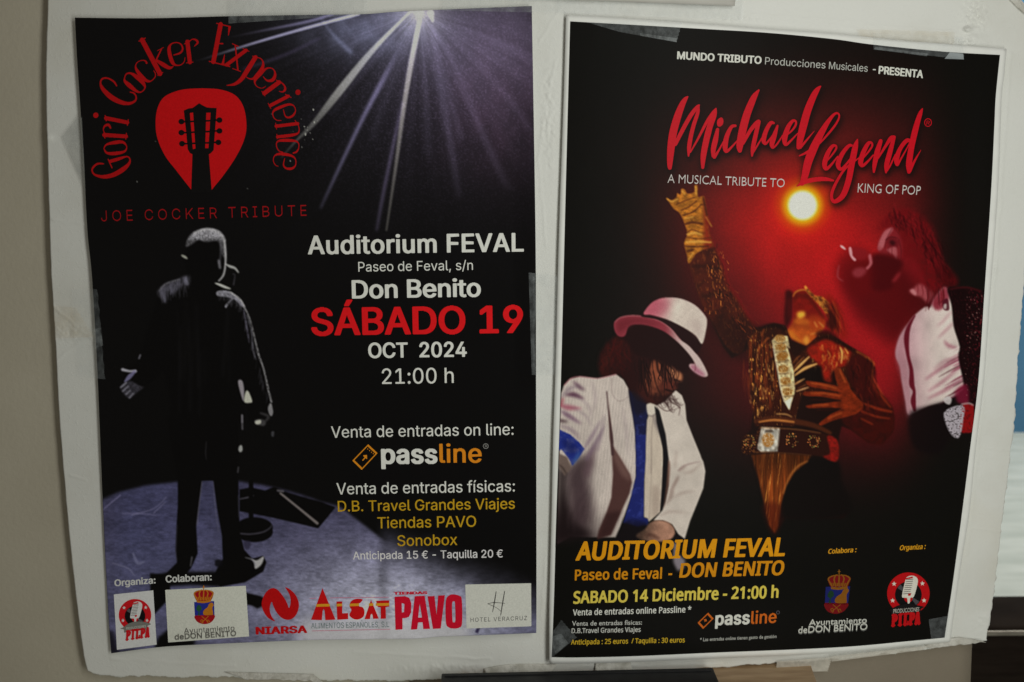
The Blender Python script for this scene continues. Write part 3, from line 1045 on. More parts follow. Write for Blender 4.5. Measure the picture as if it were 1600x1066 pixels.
# arched title, brush drawn letter by letter
g1, g2, g3, g4 = Z(130, 100, 160 / 853), Z(210, 30, 160 / 1218), Z(320, 30, 160 / 1218), Z(390, 120, 100 / 666)
S = []
S += [g1(s) for s in [
    [(168, 832, 12), (120, 832, 18), (85, 860, 18), (74, 890, 14), (100, 925, 18), (170, 940, 32), (250, 925, 40), (330, 880, 42), (378, 835, 26), (390, 800, 14), (375, 775, 12), (345, 775, 16), (300, 790, 28), (225, 812, 30)],
    [(208, 795, 10), (240, 866, 10)],
    [(172, 705, 8), (195, 672, 16), (265, 655, 32), (330, 652, 24), (362, 690, 9), (342, 730, 20), (265, 746, 32), (198, 742, 20), (172, 705, 8)],
    [(175, 592, 36), (358, 604, 34)], [(360, 578, 9), (355, 628, 9)], [(172, 575, 8), (180, 618, 10)], [(182, 582, 8), (168, 550, 9), (180, 518, 18), (210, 508, 24), (228, 534, 14)],
    [(190, 452, 36), (368, 488, 34)], [(376, 464, 9), (368, 512, 9)], [(183, 430, 9), (192, 474, 10)],
    [(278, 182, 12), (255, 148, 16), (205, 120, 14), (160, 124, 16), (144, 160, 16), (165, 210, 34), (230, 275, 46), (310, 318, 40), (380, 330, 28), (432, 308, 18), (440, 272, 14), (420, 243, 14), (390, 235, 8)],
    [(343, 122, 10), (358, 86, 12), (395, 78, 18), (450, 112, 38), (498, 158, 34), (514, 200, 14), (482, 235, 10), (442, 226, 24), (385, 180, 40), (348, 145, 24), (343, 122, 10)]]]
S += [g2(s) for s in [
    [(145, 522, 26), (133, 500, 18), (95, 490, 11), (40, 510, 11), (14, 555, 16), (30, 610, 38), (90, 690, 54), (150, 735, 36), (200, 735, 14), (245, 690, 13), (250, 650, 13), (230, 614, 9)],
    [(92, 248, 62), (304, 650, 62)], [(54, 263, 13), (130, 225, 13)], [(280, 669, 13), (337, 635, 13)],
    [(322, 355, 18), (252, 500, 20)], [(275, 376, 9), (346, 338, 9)], [(262, 490, 30), (340, 540, 54), (415, 580, 42), (462, 563, 10)],
    [(470, 427, 14), (545, 402, 24), (574, 355, 22), (555, 302, 18), (505, 279, 13), (440, 295, 18), (412, 350, 42), (425, 440, 50), (455, 520, 46), (495, 548, 20), (550, 545, 13), (590, 510, 11), (602, 458, 8)],
    [(630, 268, 54), (660, 512, 54)], [(620, 521, 11), (697, 512, 11)], [(595, 296, 11), (656, 258, 16)], [(655, 265, 12), (690, 240, 13), (735, 250, 26), (752, 282, 26), (712, 324, 8)],
    [(1026, 62, 58), (940, 508, 58)], [(978, 50, 13), (1142, 91, 15)], [(1132, 95, 34), (1118, 192, 9)], [(1000, 290, 12), (1048, 292, 22)], [(890, 503, 13), (1132, 562, 18)], [(1072, 425, 8), (1058, 500, 26), (1050, 535, 34)]]]
S += [g3(s) for s in [
    [(490, 372, 46), (258, 545, 46)], [(452, 350, 9), (526, 384, 9)], [(228, 530, 9), (298, 566, 9)], [(362, 310, 18), (393, 602, 20)], [(328, 293, 11), (400, 325, 11)], [(330, 588, 9), (426, 622, 11)],
    [(602, 455, 56), (500, 620, 60), (430, 720, 52), (350, 775, 36), (258, 789, 8)], [(565, 440, 9), (637, 457, 9)], [(620, 455, 12), (668, 472, 13), (694, 520, 24), (680, 590, 46), (620, 670, 48), (570, 710, 26), (520, 705, 13), (485, 680, 8)],
    [(695, 685, 10), (740, 730, 22), (800, 728, 42), (833, 680, 38), (830, 620, 18), (790, 583, 12), (730, 590, 24), (660, 650, 50), (606, 710, 42), (595, 760, 18), (625, 805, 11), (680, 822, 9), (722, 800, 8)],
    [(882, 752, 56), (708, 882, 56)], [(678, 858, 9), (716, 914, 9)], [(850, 725, 9), (912, 760, 12)], [(900, 745, 12), (945, 790, 20), (955, 838, 30), (925, 866, 18), (885, 858, 8)]]]
S += [g4(s) for s in [
    [(402, 203, 38), (216, 300, 38)], [(193, 277, 8), (221, 332, 8)], [(373, 184, 9), (432, 216, 9)],
    [(352, 345, 8), (372, 410, 13), (410, 425, 22), (455, 400, 24), (478, 350, 11), (455, 300, 14), (400, 290, 26), (310, 322, 34), (258, 350, 26), (240, 385, 13), (255, 430, 11), (290, 455, 9), (330, 455, 8)],
    [(500, 488, 36), (276, 515, 36)], [(270, 483, 8), (282, 547, 8)], [(472, 455, 8), (506, 500, 9)], [(505, 500, 10), (516, 550, 11), (500, 590, 20), (430, 610, 34), (290, 626, 34)], [(283, 598, 8), (287, 648, 8)],
    [(455, 795, 16), (490, 780, 20), (511, 740, 11), (508, 692, 12), (470, 668, 24), (380, 662, 36), (310, 667, 26), (280, 692, 13), (285, 740, 11), (310, 775, 11), (346, 785, 8)],
    [(365, 850, 8), (353, 920, 15), (385, 955, 22), (440, 955, 28), (478, 920, 13), (477, 860, 13), (440, 825, 24), (370, 808, 34), (300, 805, 26), (256, 830, 12), (248, 880, 9), (270, 920, 9), (297, 932, 8)]]]
for q in S: q[:, 2] *= .92
L.strokes('title_lettering', S, RD, 3, 0.45)
L.shape('title_lettering', [ellipse(*g1([(105, 428)])[0], 4.1, 4.3)], RD)
L.shape('title_lettering', [ellipse(*g4([(503, 162)])[0], 4.0, 4.3)], RD)
# plectrum emblem with guitar head
zz = Z(100, 0, 400 / 1184)
pick = smooth_pts(zz([(640, 409), (720, 414), (790, 440), (830, 495), (844, 580), (832, 650), (793, 730), (740, 808), (700, 858)]), 6, False)
pick2 = smooth_pts(zz([(565, 848), (520, 790), (470, 725), (437, 655), (424, 590), (430, 510), (460, 452), (520, 422), (580, 411), (640, 409)]), 6, False)
RE = (150, 13, 16)
L.shape('plectrum_emblem', [np.concatenate([pick, zz([(680, 882), (636, 840), (592, 882)]), pick2])], RE, 2)
L.parts.setdefault('guitar_head', [])
EB = (13, 12, 12)
L.shape('guitar_head', [zz([(554, 512), (575, 502), (595, 500), (612, 487), (625, 478), (640, 487), (662, 498), (706, 500), (702, 560), (696, 640), (692, 695), (678, 710), (670, 714), (684, 890), (588, 890), (594, 714), (582, 708), (572, 690), (566, 620)])], EB, 3)
for q in ([(582, 523), (597, 521), (608, 688), (596, 690)], [(658, 522), (678, 522), (668, 686), (653, 686)]):
    L.shape('guitar_head', [zz(q)], RE, 4)
for y in (560, 610, 662):
    L.shape('guitar_head', [zz([(575, y), (615, y - 4), (615, y + 4), (575, y + 8)]), zz([(650, y - 4), (690, y - 6), (690, y + 2), (650, y + 4)])], EB, 5)
for x, y, d in [(543, 563, 1), (543, 614, 1), (546, 665, 1), (719, 556, -1), (719, 606, -1), (714, 659, -1)]:
    px, py = zz([(x, y)])[0]
    L.shape('guitar_head', orient([ellipse(px, py, 4.6, 4.4), np.array([(px, py - 1.5), (px + d * 10, py - 1.2), (px + d * 10, py + 1.2), (px, py + 1.5)])]), EB, 3)
L.text('subtitle_lettering', 'JOE COCKER TRIBUTE', (158.5, 346), (479, 337), 16.5, (122, 15, 19), bold=(-0.012, 0), track=1.32)
B1 = (0.022, 0.012)
L.text('venue_lettering', 'Auditorium FEVAL', (481, 397.2), (818.5, 392.8), 28, WH, bold=B1, track=1.03)
L.text('venue_lettering', 'Paseo de Feval, s/n', (560, 424.6), (739, 421.8), 15, WH)
L.text('venue_lettering', 'Don Benito', (550, 466.3), (751.5, 463.2), 27.5, WH, bold=B1)
L.text('date_lettering', 'SÁBADO 19', (486.5, 523.8), (817.5, 519.5), 41.5, RB, bold=(0.023, 0.013))
L.text('date_lettering#w', 'OCT  2024', (575.5, 559.3), (729.5, 557.3), 23, WH, bold=B1)
L.text('time_lettering', '21:00 h', (597, 600.3), (709, 598.5), 24, WH, bold=(0.004, 0.002))
L.text('ticket_lettering', 'Venta de entradas on line:', (517.5, 684), (802.5, 679.4), 17.6, WH, bold=(0.004, 0.002))
L.text('ticket_lettering', 'Venta de entradas físicas:', (526, 772.6), (804.5, 768), 17.6, WH, bold=(0.004, 0.002))
L.text('outlet_lettering', 'D.B. Travel Grandes Viajes', (528, 799.4), (804.5, 795), 16.5, YE, bold=(0.006, 0.003))
L.text('outlet_lettering', 'Tiendas PAVO', (589.8, 825.4), (744, 823), 17, YE, bold=(0.006, 0.003))
L.text('outlet_lettering', 'Sonobox', (621, 853.3), (714.5, 851.4), 16.5, YE, bold=(0.006, 0.003))
L.text('price_lettering', 'Anticipada 15 € - Taquilla 20 €', (551.6, 874.3), (785.5, 871), 12, (184, 180, 180), bold=(0.010, 0.006))


def ticket_logo(P, part, corners, arrow, dots, wd, pass_, line_, xh, sc, cw, co):
    corners = np.array(corners, float)
    cen = corners.mean(0)
    inner = cen + (corners - cen) * np.array(wd)
    P.shape(part, [smooth_pts(corners, 1) if False else corners, inner], co, 3, 0.35, evenodd=True)
    for a in arrow: P.shape(part, [np.array(a, float)], co, 3, 0.35)
    for d in dots: P.shape(part, [ellipse(d[0], d[1], .8, .8, 8)], co, 3, 0.3)
    P.text(part, 'pass', *pass_, xh * 1.33, cw, bold=(0.032, 0.017), track=1.04)
    P.text(part, 'line', *line_, xh * 1.33, co, bold=(0.016, 0.008), track=1.03)


zp = Z(540, 680, .15)
ticket_logo(L, 'ticket_logo', zp([(235, 96), (333, 188), (168, 363), (70, 267)]),
            [zp([(172, 262), (198, 232), (186, 220), (182, 210), (222, 206), (224, 250), (212, 244), (206, 240), (180, 270)])],
            zp([(230, 145), (250, 162), (270, 179), (289, 194)]), (0.84, 0.84), ((595.6, 724.2), (683.8, 723.8)), ((686.8, 723), (752.8, 722.6)), 21.6, 1, WH, OR)
o_ = zp([(1460, 115)])[0]
L.shape('ticket_logo', [ellipse(*o_, 4.3, 4.2), ellipse(*o_, 3.5, 3.4)], (120, 118, 116), 3, .3, True)
L.text('ticket_logo', 'R', (757.8, 699), (761.2, 699), 4, (120, 118, 116))
# organiser and sponsor block
L.text('organiser_heading', 'Organiza:', (179, 916.2), (243.3, 911.4), 10, (150, 150, 148), bold=(0.028, 0.016))
L.text('sponsor_heading', 'Colaboran:', (259, 910.2), (331, 906.6), 10.5, (156, 156, 154), bold=(0.028, 0.016))
CW = (168, 169, 160)
hl = zd_([(168, 306), (442, 278), (466, 655), (190, 691)])
L.shape('organiser_card', [hl], CW, 3)
L.shape('council_card', [zd_([(525, 275), (1085, 246), (1108, 598), (546, 640)])], CW, 3)
zh = Z(480, 860, .2375)
L.shape('hotel_card', [zh([(1040, 225), (1473, 217), (1475, 500), (1048, 515)])], (178, 178, 170), 3)


def star_shape(cx, cy, r):
    return np.array([(cx + (r if k % 2 == 0 else r * .42) * math.sin(k * math.pi / 5), cy - (r if k % 2 == 0 else r * .42) * math.cos(k * math.pi / 5)) for k in range(10)])


def record_badge(P, part, f, s, word_y, ribbon, banner, letters, red, white, base, ribbon_ink=(120, 120, 116)):
    """round red record badge with a microphone, a ribbon and the organiser's name"""
    cx, cy, ro = s
    z = lambda pts: f(pts)
    P.shape(part, [z(ellipse(cx, cy, ro, ro * .99, 60, -.15))], red, base)
    P.shape(part, [z(ellipse(cx, cy + ro * .06, ro * .63, ro * .62, 48))], (14, 13, 14), base + 1)
    for a0 in (0.55, 3.69):
        P.shape(part, [z(np.concatenate([[(cx, cy + ro * .06)], [(cx + ro * .6 * math.cos(a), cy + ro * .06 + ro * .6 * math.sin(a)) for a in np.linspace(a0, a0 + .38, 8)]]))], (62, 60, 64), base + 2)
    P.shape(part, [z(ellipse(cx, cy + ro * .22, ro * .2, ro * .2, 30))], red, base + 3)
    for a in (-2.55, -.62, .42, 2.72):
        P.shape(part, [z(star_shape(cx + ro * .81 * math.cos(a), cy + ro * .81 * math.sin(a), ro * .12))], white, base + 3, .3)
    # microphone
    m = lambda pts: z([(cx + ro * x, cy + ro * y) for x, y in pts])
    P.shape(part, [smooth_pts(m([(-.30, .10), (-.14, -.62), (-.05, -.78), (.18, -.84), (.40, -.74), (.44, -.5), (.26, .14), (.10, .20), (.06, .44), (-.03, .46), (-.06, .22), (-.22, .2)]), 4)], white, base + 4, .35)
    for k in range(8):
        y = -.66 + k * .095
        x = -.10 - k * .022
        P.shape(part, [m([(x, y), (x + .34, y - .03), (x + .34, y + .005), (x, y + .035)])], (96, 92, 90), base + 5, .3)
    P.shape(part, [m([(-.14, -.72), (.2, -.8), (.22, -.72), (-.12, -.66)])], red, base + 5, .3)
    P.shape(part, [m([(-.02, .02), (.14, -.02), (.1, .1), (.0, .12)])], red, base + 5, .3)
    P.shape(part, [smooth_pts(z(banner), 4)], ribbon, base + 6, .35)
    P.strokes(part, [z(l) for l in letters], red, base + 7, .35)


def slab_letters(x0, y0, x1, y1, h, sk, wd):
    """P I L P A in slab serif strokes along a slightly rising line"""
    out = []
    xs = np.linspace(0, 1, 6)
    B = lambda t: np.array([x0 + (x1 - x0) * t, y0 + (y1 - y0) * t])
    up = np.array([sk, -1.0]) * h
    ww = (x1 - x0) / 5
    for k, ch in enumerate('PILPA'):
        a = B(xs[k] + .05)
        ax = np.array([(x1 - x0), (y1 - y0)]) / 5 * .9
        P_ = lambda u, v: tuple(a + ax * u + up * v)
        st = lambda *p, ws=wd: out.append([(*P_(u, v), ws) for u, v in p])
        if ch == 'P':
            st((.3, 0), (.3, 1)); st((.3, .95), (.7, .95), (.9, .75), (.7, .5), (.3, .48)); st((.05, .03), (.6, .03), ws=wd * .55); st((.05, .97), (.4, .97), ws=wd * .55)
        elif ch == 'I':
            st((.5, 0), (.5, 1)); st((.2, .03), (.8, .03), ws=wd * .55); st((.2, .97), (.8, .97), ws=wd * .55)
        elif ch == 'L':
            st((.35, 0), (.35, 1)); st((.2, .06), (.95, .06), ws=wd * .8); st((.92, 0), (.92, .28), ws=wd * .6); st((.1, .97), (.65, .97), ws=wd * .55)
        else:
            st((.22, 0), (.48, 1)); st((.78, 0), (.52, 1)); st((.3, .32), (.7, .32), ws=wd * .6); st((.05, .03), (.38, .03), ws=wd * .55); st((.62, .03), (.98, .03), ws=wd * .55)
    return out


zo = Z(165, 905, 120 / 1066)
record_badge(L, 'organiser_badge', zo, (408, 500, 226), 0, (88, 88, 84), [(205, 690), (250, 670), (330, 612), (450, 588), (560, 600), (630, 625), (580, 650), (585, 700), (450, 688), (350, 700), (265, 745), (255, 700)],
             slab_letters(262, 850, 598, 800, 125, .06, 30), (150, 18, 24), (172, 172, 164), 4)
L.text('organiser_badge', 'PRODUCCIONES', *zo([(285, 705), (560, 668)]), 3.6, (140, 140, 134), bold=(.02, .01), layer=12)


def crest(P, part, f, crown_c, shield, base, dim=1.0):
    k = lambda c_: tuple(np.array(c_) * dim)
    cx, cy, s = crown_c
    z = lambda pts: f([(cx + s * x, cy + s * y) for x, y in pts])
    go, rd, bl, gn = k((150, 92, 22)), k((128, 16, 22)), k((30, 36, 112)), k((28, 62, 40))
    # crown: red velvet, five gold arches, band and cross
    P.shape(part, [smooth_pts(z([(-.62, .62), (-.95, .05), (-.98, -.25), (-.7, -.45), (-.3, -.52), (0, -.5), (.3, -.55), (.7, -.48), (.98, -.3), (.95, 0), (.66, .56), (0, .62)]), 4)], rd, base, .35)
    arcs = []
    for x0, x1, top in [(-.62, -.98, -.42), (-.3, -.45, -.5), (0, 0, -.5), (.3, .45, -.5), (.62, .98, -.46)]:
        arcs.append([(x0, .45, .13), ((x0 + x1) / 2 - .02, .1, .12), (x1 * .95, -.2, .12), (x1 * .62, top, .1), (x1 * .2, -.5, .08)])
    arcs.append([(-.62, .62, .2), (0, .66, .22), (.64, .56, .2)])
    for x in np.linspace(-.7, .7, 9): arcs.append([(x, .2, .1), (x * .9, .42, .1)])
    arcs.append([(0, -.95, .08), (0, -.5, .08)]); arcs.append([(-.1, -.8, .07), (.1, -.82, .07)])
    P.strokes(part, [np.array([(*f([(cx + s * a, cy + s * b)])[0], w_ * s * f([(1, 0)])[0][0] * 0 + w_ * s * (f([(1, 0)])[0][0] - f([(0, 0)])[0][0])) for a, b, w_ in a_]) for a_ in arcs], go, base + 1, .3)
    tl, tr, bl_, br_ = [np.array(q, float) for q in shield]
    q = lambda u, v: tuple(tl * (1 - u) * (1 - v) + tr * u * (1 - v) + bl_ * (1 - u) * v + br_ * u * v)
    P.shape(part, [f([q(0, 0), q(1, 0), q(1, .62), q(0, .62)])], bl, base, .35)
    P.shape(part, [smooth_pts(f([q(0, .62), q(.5, .62), q(1, .62), q(.97, .78), q(.8, .93), q(.5, 1.0), q(.2, .94), q(.03, .8)]), 4)], rd, base + 1, .35)
    P.shape(part, [f([q(0, .6), q(1, .6), q(1, .66), q(0, .66)])], rd, base + 1, .35)
    P.shape(part, [smooth_pts(f([q(.42, .5), q(.5, .36), q(.66, .26), q(.74, .12), q(.88, .06), q(.97, .16), q(.9, .3), q(.93, .5), q(.9, .6), q(.5, .6)]), 4)], go, base + 2, .35)
    P.shape(part, [smooth_pts(f([q(.1, .28), q(.2, .14), q(.33, .2), q(.36, .34), q(.26, .42), q(.25, .56), q(.3, .6), q(.16, .6), q(.2, .44), q(.12, .38)]), 4)], gn, base + 2, .35)
    sw = (f([(1, 0)])[0][0] - f([(0, 0)])[0][0]) * s
    P.strokes(part, [np.array([(*f([q(u, v)])[0], .06 * sw) for u, v in l]) for l in [[(.36, .66), (.55, .8), (.66, .92)], [(.68, .66), (.52, .78), (.36, .9)], [(.33, .92), (.28, .84), (.36, .8), (.4, .9), (.36, .95)], [(.66, .94), (.6, .86), (.68, .82), (.74, .9)]]], go, base + 2, .3)


zk = Z(250, 905, 150 / 1523)
crest(L, 'council_crest', zk, (693, 258, 160), [(540, 365), (858, 348), (562, 720), (868, 712)], 4)
for dy_, col, ly in ((1.2, (128, 128, 122), 4), (0.0, (74, 72, 68), 5)):
    L.text('council_lettering', 'Ayuntamiento', (287.6, 989.5 + dy_), (366.6, 984.8 + dy_), 7.6, col, layer=ly)
    L.text('council_lettering', 'deDON BENITO', (273, 999.3 + dy_), (369, 993.4 + dy_), 8, col, bold=(.01, .005), layer=ly + 2)
zn = Z(390, 905, 100 / 1122)
RN = (150, 12, 14)
L.shape('company_logo', [smooth_pts(zn([(447, 742), (335, 690), (255, 590), (214, 470), (222, 370), (268, 260), (340, 182), (410, 158), (480, 180), (550, 250), (620, 350), (665, 440), (690, 508), (716, 440), (718, 350), (690, 250), (625, 142), (720, 190), (800, 270), (850, 370), (866, 460), (840, 580), (780, 670), (700, 712), (630, 710), (550, 670), (470, 580), (415, 470), (390, 398), (362, 460), (354, 540), (372, 620), (410, 690)]), 3)], RN, 3, .35)
L.text('company_logo', 'NIARSA', (399.6, 991.2), (480.2, 988.6), 10.8, RN, bold=(.05, .02), track=1.05)
za_ = Z(475, 905, 260 / 1600)
RA = (165, 16, 18)
for q in ([(178, 88), (303, 390), (205, 395), (198, 305), (188, 286), (180, 305), (172, 395), (68, 391)], [(312, 216), (368, 214), (368, 330), (425, 326), (425, 385), (320, 391)],
          [(645, 200), (720, 381), (665, 383), (660, 348), (650, 332), (640, 348), (635, 385), (582, 386)], [(692, 208), (820, 205), (820, 265), (785, 268), (788, 380), (738, 382), (738, 270), (710, 270)]):
    L.shape('food_logo', [za_(q)], RA, 3, .35)
L.shape('food_logo', [smooth_pts(za_([(562, 195), (500, 190), (452, 215), (438, 260), (456, 300), (436, 345), (470, 380), (520, 389), (570, 362), (582, 312), (565, 272), (532, 262), (520, 240), (545, 225)]), 4)], RA, 3, .35)
for x0, x1 in ((118, 248), (312, 368), (438, 530), (624, 668), (692, 820)):
    y0 = 241 - (x0 - 118) * .014
    L.shape('food_logo', [za_([(x0, y0), (x1, y0 - 3), (x1, y0 + 22), (x0, y0 + 25)])], (186, 126, 30), 4, .3)
for q in ([(55, 184), (120, 181), (120, 186), (55, 189)], [(248, 178), (818, 172), (818, 177), (248, 184)], [(75, 496), (830, 480), (830, 485), (75, 501)]):
    L.shape('food_logo', [za_(q)], (168, 96, 118), 3, .3)
L.text('food_logo', 'ALIMENTOS ESPAÑOLES, S.L', (486.4, 982.2), (608, 980), 8.6, (92, 106, 108))
RP = (170, 14, 36)
L.text('shop_logo', 'TIENDAS', (615, 929.3), (668, 928.2), 3.9, RP, bold=(.05, .03))
L.shape('shop_logo', orient([smooth_pts(za_([(870, 170), (970, 165), (1012, 180), (1032, 230), (1030, 320), (1008, 365), (970, 376), (947, 376), (947, 483), (880, 488)]), 1)]) + [za_([(940, 230), (942, 322), (962, 318), (966, 240)])], RP, 3, .35, True)
L.shape('shop_logo', [za_([(1065, 165), (1160, 160), (1212, 478), (1148, 481), (1140, 415), (1097, 417), (1088, 483), (1028, 486)]), za_([(1113, 235), (1098, 370), (1135, 370)])], RP, 3, .35, True)
L.shape('shop_logo', [za_([(1188, 165), (1255, 162), (1275, 345), (1290, 159), (1355, 155), (1315, 475), (1240, 479)])], RP, 3, .35)
L.shape('shop_logo', [smooth_pts(za_([(1400, 155), (1364, 210), (1365, 420), (1395, 466), (1440, 476), (1490, 468), (1520, 425), (1518, 200), (1495, 162), (1445, 148)]), 4), smooth_pts(za_([(1440, 214), (1424, 240), (1428, 395), (1441, 416), (1456, 395), (1452, 235)]), 3)], RP, 3, .35, True)
L.text('hotel_lettering', 'HOTEL VERACRUZ', (735.2, 972), (823.5, 969), 6.4, (84, 82, 80), track=1.15, layer=4)
L.strokes('hotel_lettering', [zh(q) for q in ([(1243, 272, 5), (1232, 340, 7), (1220, 405, 4)], [(1299, 270, 5), (1286, 345, 7), (1273, 427, 5)], [(1188, 352, 3), (1230, 344, 4), (1300, 349, 3)], [(1188, 352, 3), (1225, 368, 3), (1255, 385, 3), (1275, 402, 3)])], (58, 56, 54), 4, .3)
L.build()

# ================================================================== RIGHT POSTER
def right_height(X, Y):
    X, Y = np.asarray(X, float), np.asarray(Y, float)
    edge = 0.0035 * ss(1500, 1560, X) * (0.4 + 0.6 * np.sin((Y - 60) / 150.0) ** 2)
    low = ss(900, 1030, Y) ** 1.5 * 0.005 * (1 - 0.6 * ss(1380, 1480, X))
    wave = 0.0015 * np.sin((X - 880) / 190.0) * np.cos(Y / 260.0)
    return 0.0042 + edge + low + wave


def right_up(X, Y):
    t = np.clip((X - 870) / 650, 0, 1)
    return 0.028 * (1 - t) + 0.093 * t


c = Canvas(850, 10, 1585, 1045, (13.5, 12.5, 10.5))
X, Y = c.X, c.Y
n = 0.8 + 0.4 * fbm(X / 90, Y / 90, 3)
c.all(gau(X, Y, 1235, 345, 92, 88) * n, (92, 5, 5))
c.all(gau(X, Y, 1285, 460, 115, 160) * n, (46, 3, 4))
c.all(gau(X, Y, 1380, 480, 70, 145) * n, (78, 4, 8))
c.all(gau(X, Y, 1160, 470, 90, 150) * n, (16, 1, 2))
c.all(gau(X, Y, 1240, 215, 130, 60) * n, (18, 4, 4))
c.all(gau(X, Y, 1310, 620, 130, 120) * n, (20, 1, 3))
c.all(gau(X, Y, 1120, 320, 60, 70) * n, (20, 3, 2))
fall = (1 - .85 * ss(1405, 1515, X + .10 * (Y - 400))) * (1 - .9 * ss(600, 830, Y))
c.img = np.array((13.5, 12.5, 10.5)) + (c.img - np.array((13.5, 12.5, 10.5))) * fall[..., None]
c.img *= (1 + 0.10 * (vnoise(X / 1.6, Y / 1.6) - .5))[..., None]
# lettering drop shadow of the script title is printed with it
t1, t2, t3, t4 = Z(1030, 120, 160 / 1137), Z(1140, 120, 160 / 1137), Z(1230, 170, 160 / 1137), Z(1320, 160, 160 / 1137)
TS = []
TS += [t1(s) for s in [
    [(318, 222, 14), (290, 250, 46), (255, 310, 66), (205, 440, 82), (155, 620, 86), (130, 800, 82), (118, 960, 60), (118, 1012, 44)],
    [(180, 750, 40), (260, 590, 46), (350, 430, 46), (420, 340, 40), (445, 315, 16)],
    [(440, 318, 16), (428, 400, 38), (385, 530, 44), (352, 660, 46), (332, 780, 46), (325, 880, 18)],
    [(345, 840, 16), (430, 690, 24), (530, 500, 36), (600, 400, 40), (630, 352, 14)],
    [(632, 355, 14), (612, 430, 50), (560, 560, 66), (520, 720, 68), (490, 880, 62), (483, 1008, 34)],
    [(648, 586, 36), (625, 700, 58), (602, 800, 56), (600, 880, 40)], [(612, 892, 40), (660, 820, 22), (725, 700, 14)],
    [(845, 545, 30), (800, 560, 38), (752, 660, 52), (732, 770, 58), (745, 830, 36), (800, 785, 24), (885, 690, 12)],
    [(1105, 150, 20), (1060, 215, 60), (1020, 300, 76), (970, 430, 84), (925, 600, 86), (895, 760, 76), (895, 822, 46)],
    [(930, 740, 36), (1010, 600, 42), (1080, 515, 46), (1105, 490, 30)], [(1105, 500, 44), (1075, 630, 48), (1040, 790, 46), (1030, 880, 20)], [(1040, 850, 16), (1080, 780, 20), (1140, 680, 14)]]]
TS += [t2(s) for s in [
    [(490, 515, 26), (455, 515, 42), (405, 600, 48), (378, 700, 52), (395, 745, 30), (430, 715, 22), (485, 640, 18), (530, 545, 14)],
    [(532, 545, 24), (495, 660, 54), (470, 745, 54), (480, 788, 26), (525, 750, 20), (590, 650, 14)],
    [(605, 665, 14), (680, 610, 20), (730, 545, 24), (735, 498, 24), (700, 492, 34), (650, 560, 50), (612, 680, 60), (622, 755, 34), (675, 715, 24), (755, 630, 12)],
    [(1008, 108, 18), (970, 150, 54), (925, 230, 72), (865, 380, 82), (815, 560, 84), (782, 700, 72), (765, 785, 46)], [(785, 788, 30), (850, 710, 22), (940, 603, 6)]]]
TS += [t3(s) for s in [
    [(345, 405, 12), (420, 320, 22), (520, 200, 24), (574, 105, 20), (568, 55, 20), (525, 60, 28), (460, 135, 46), (395, 240, 66), (330, 360, 84), (275, 480, 92), (230, 600, 90), (195, 750, 76), (165, 830, 56)],
    [(270, 460, 44), (205, 492, 28), (134, 524, 14)], [(112, 858, 16), (190, 815, 48), (320, 785, 50), (430, 783, 44), (512, 798, 20)],
    [(430, 595, 12), (500, 510, 20), (543, 445, 22), (540, 412, 22), (500, 418, 38), (448, 500, 52), (415, 610, 56), (432, 668, 40), (490, 620, 26), (560, 530, 14)],
    [(715, 408, 28), (680, 415, 38), (612, 500, 48), (565, 610, 54), (590, 672, 36), (640, 635, 26), (720, 530, 20), (775, 430, 20)],
    [(780, 340, 14), (755, 430, 62), (715, 620, 68), (680, 800, 66), (620, 960, 62), (535, 1030, 46), (495, 1000, 34), (500, 920, 34), (560, 790, 30), (650, 660, 24), (800, 545, 14)],
    [(835, 560, 14), (900, 480, 20), (943, 415, 22), (935, 378, 24), (898, 388, 42), (848, 480, 52), (815, 590, 56), (837, 632, 36), (900, 580, 24), (955, 515, 14)],
    [(1038, 358, 42), (1000, 480, 60), (970, 620, 48), (962, 702, 24)]]]
TS += [t4(s) for s in [
    [(370, 620, 20), (450, 490, 30), (510, 400, 44), (540, 375, 18)], [(548, 385, 36), (505, 540, 54), (465, 690, 54), (457, 778, 22)], [(470, 760, 18), (510, 690, 20), (560, 580, 12)],
    [(722, 425, 38), (680, 430, 46), (612, 520, 46), (575, 630, 56), (583, 695, 30), (625, 625, 20), (690, 510, 14), (730, 430, 12)],
    [(862, 70, 12), (840, 120, 44), (810, 210, 58), (775, 340, 66), (740, 500, 64), (712, 680, 66), (712, 775, 38)], [(722, 765, 34), (770, 660, 26), (846, 528, 5)]]]
sh_ = []
for s in TS:
    q = np.array(s, float)
    q[:, :2] += (1.5, 4)
    q[:, 2] += 3
    sh_ += orient(stroke_loop(q, 4))
mm = c.loops(sh_, 3.2)
c.fill(mm, (20, 14, 12), .95)
c.fill(c.loops(sh_, 7), (20, 10, 10), .6)
# lamp disc
LX0, LY0 = 1254, 321
rr = np.hypot(X - LX0, Y - LY0)
full = (slice(0, c.H), slice(0, c.W))
c.all(np.exp(-(rr / 50) ** 2), (56, 10, 0))
c.fill((full, ss(52, 24, rr)), (176, 78, 6), .75)
c.fill((full, ss(38, 20, rr)), (206, 168, 16), .95)
c.fill((full, ss(26.5, 18.5, rr)), (206, 208, 188), 1)
sheetR = c.crisp(c.img)

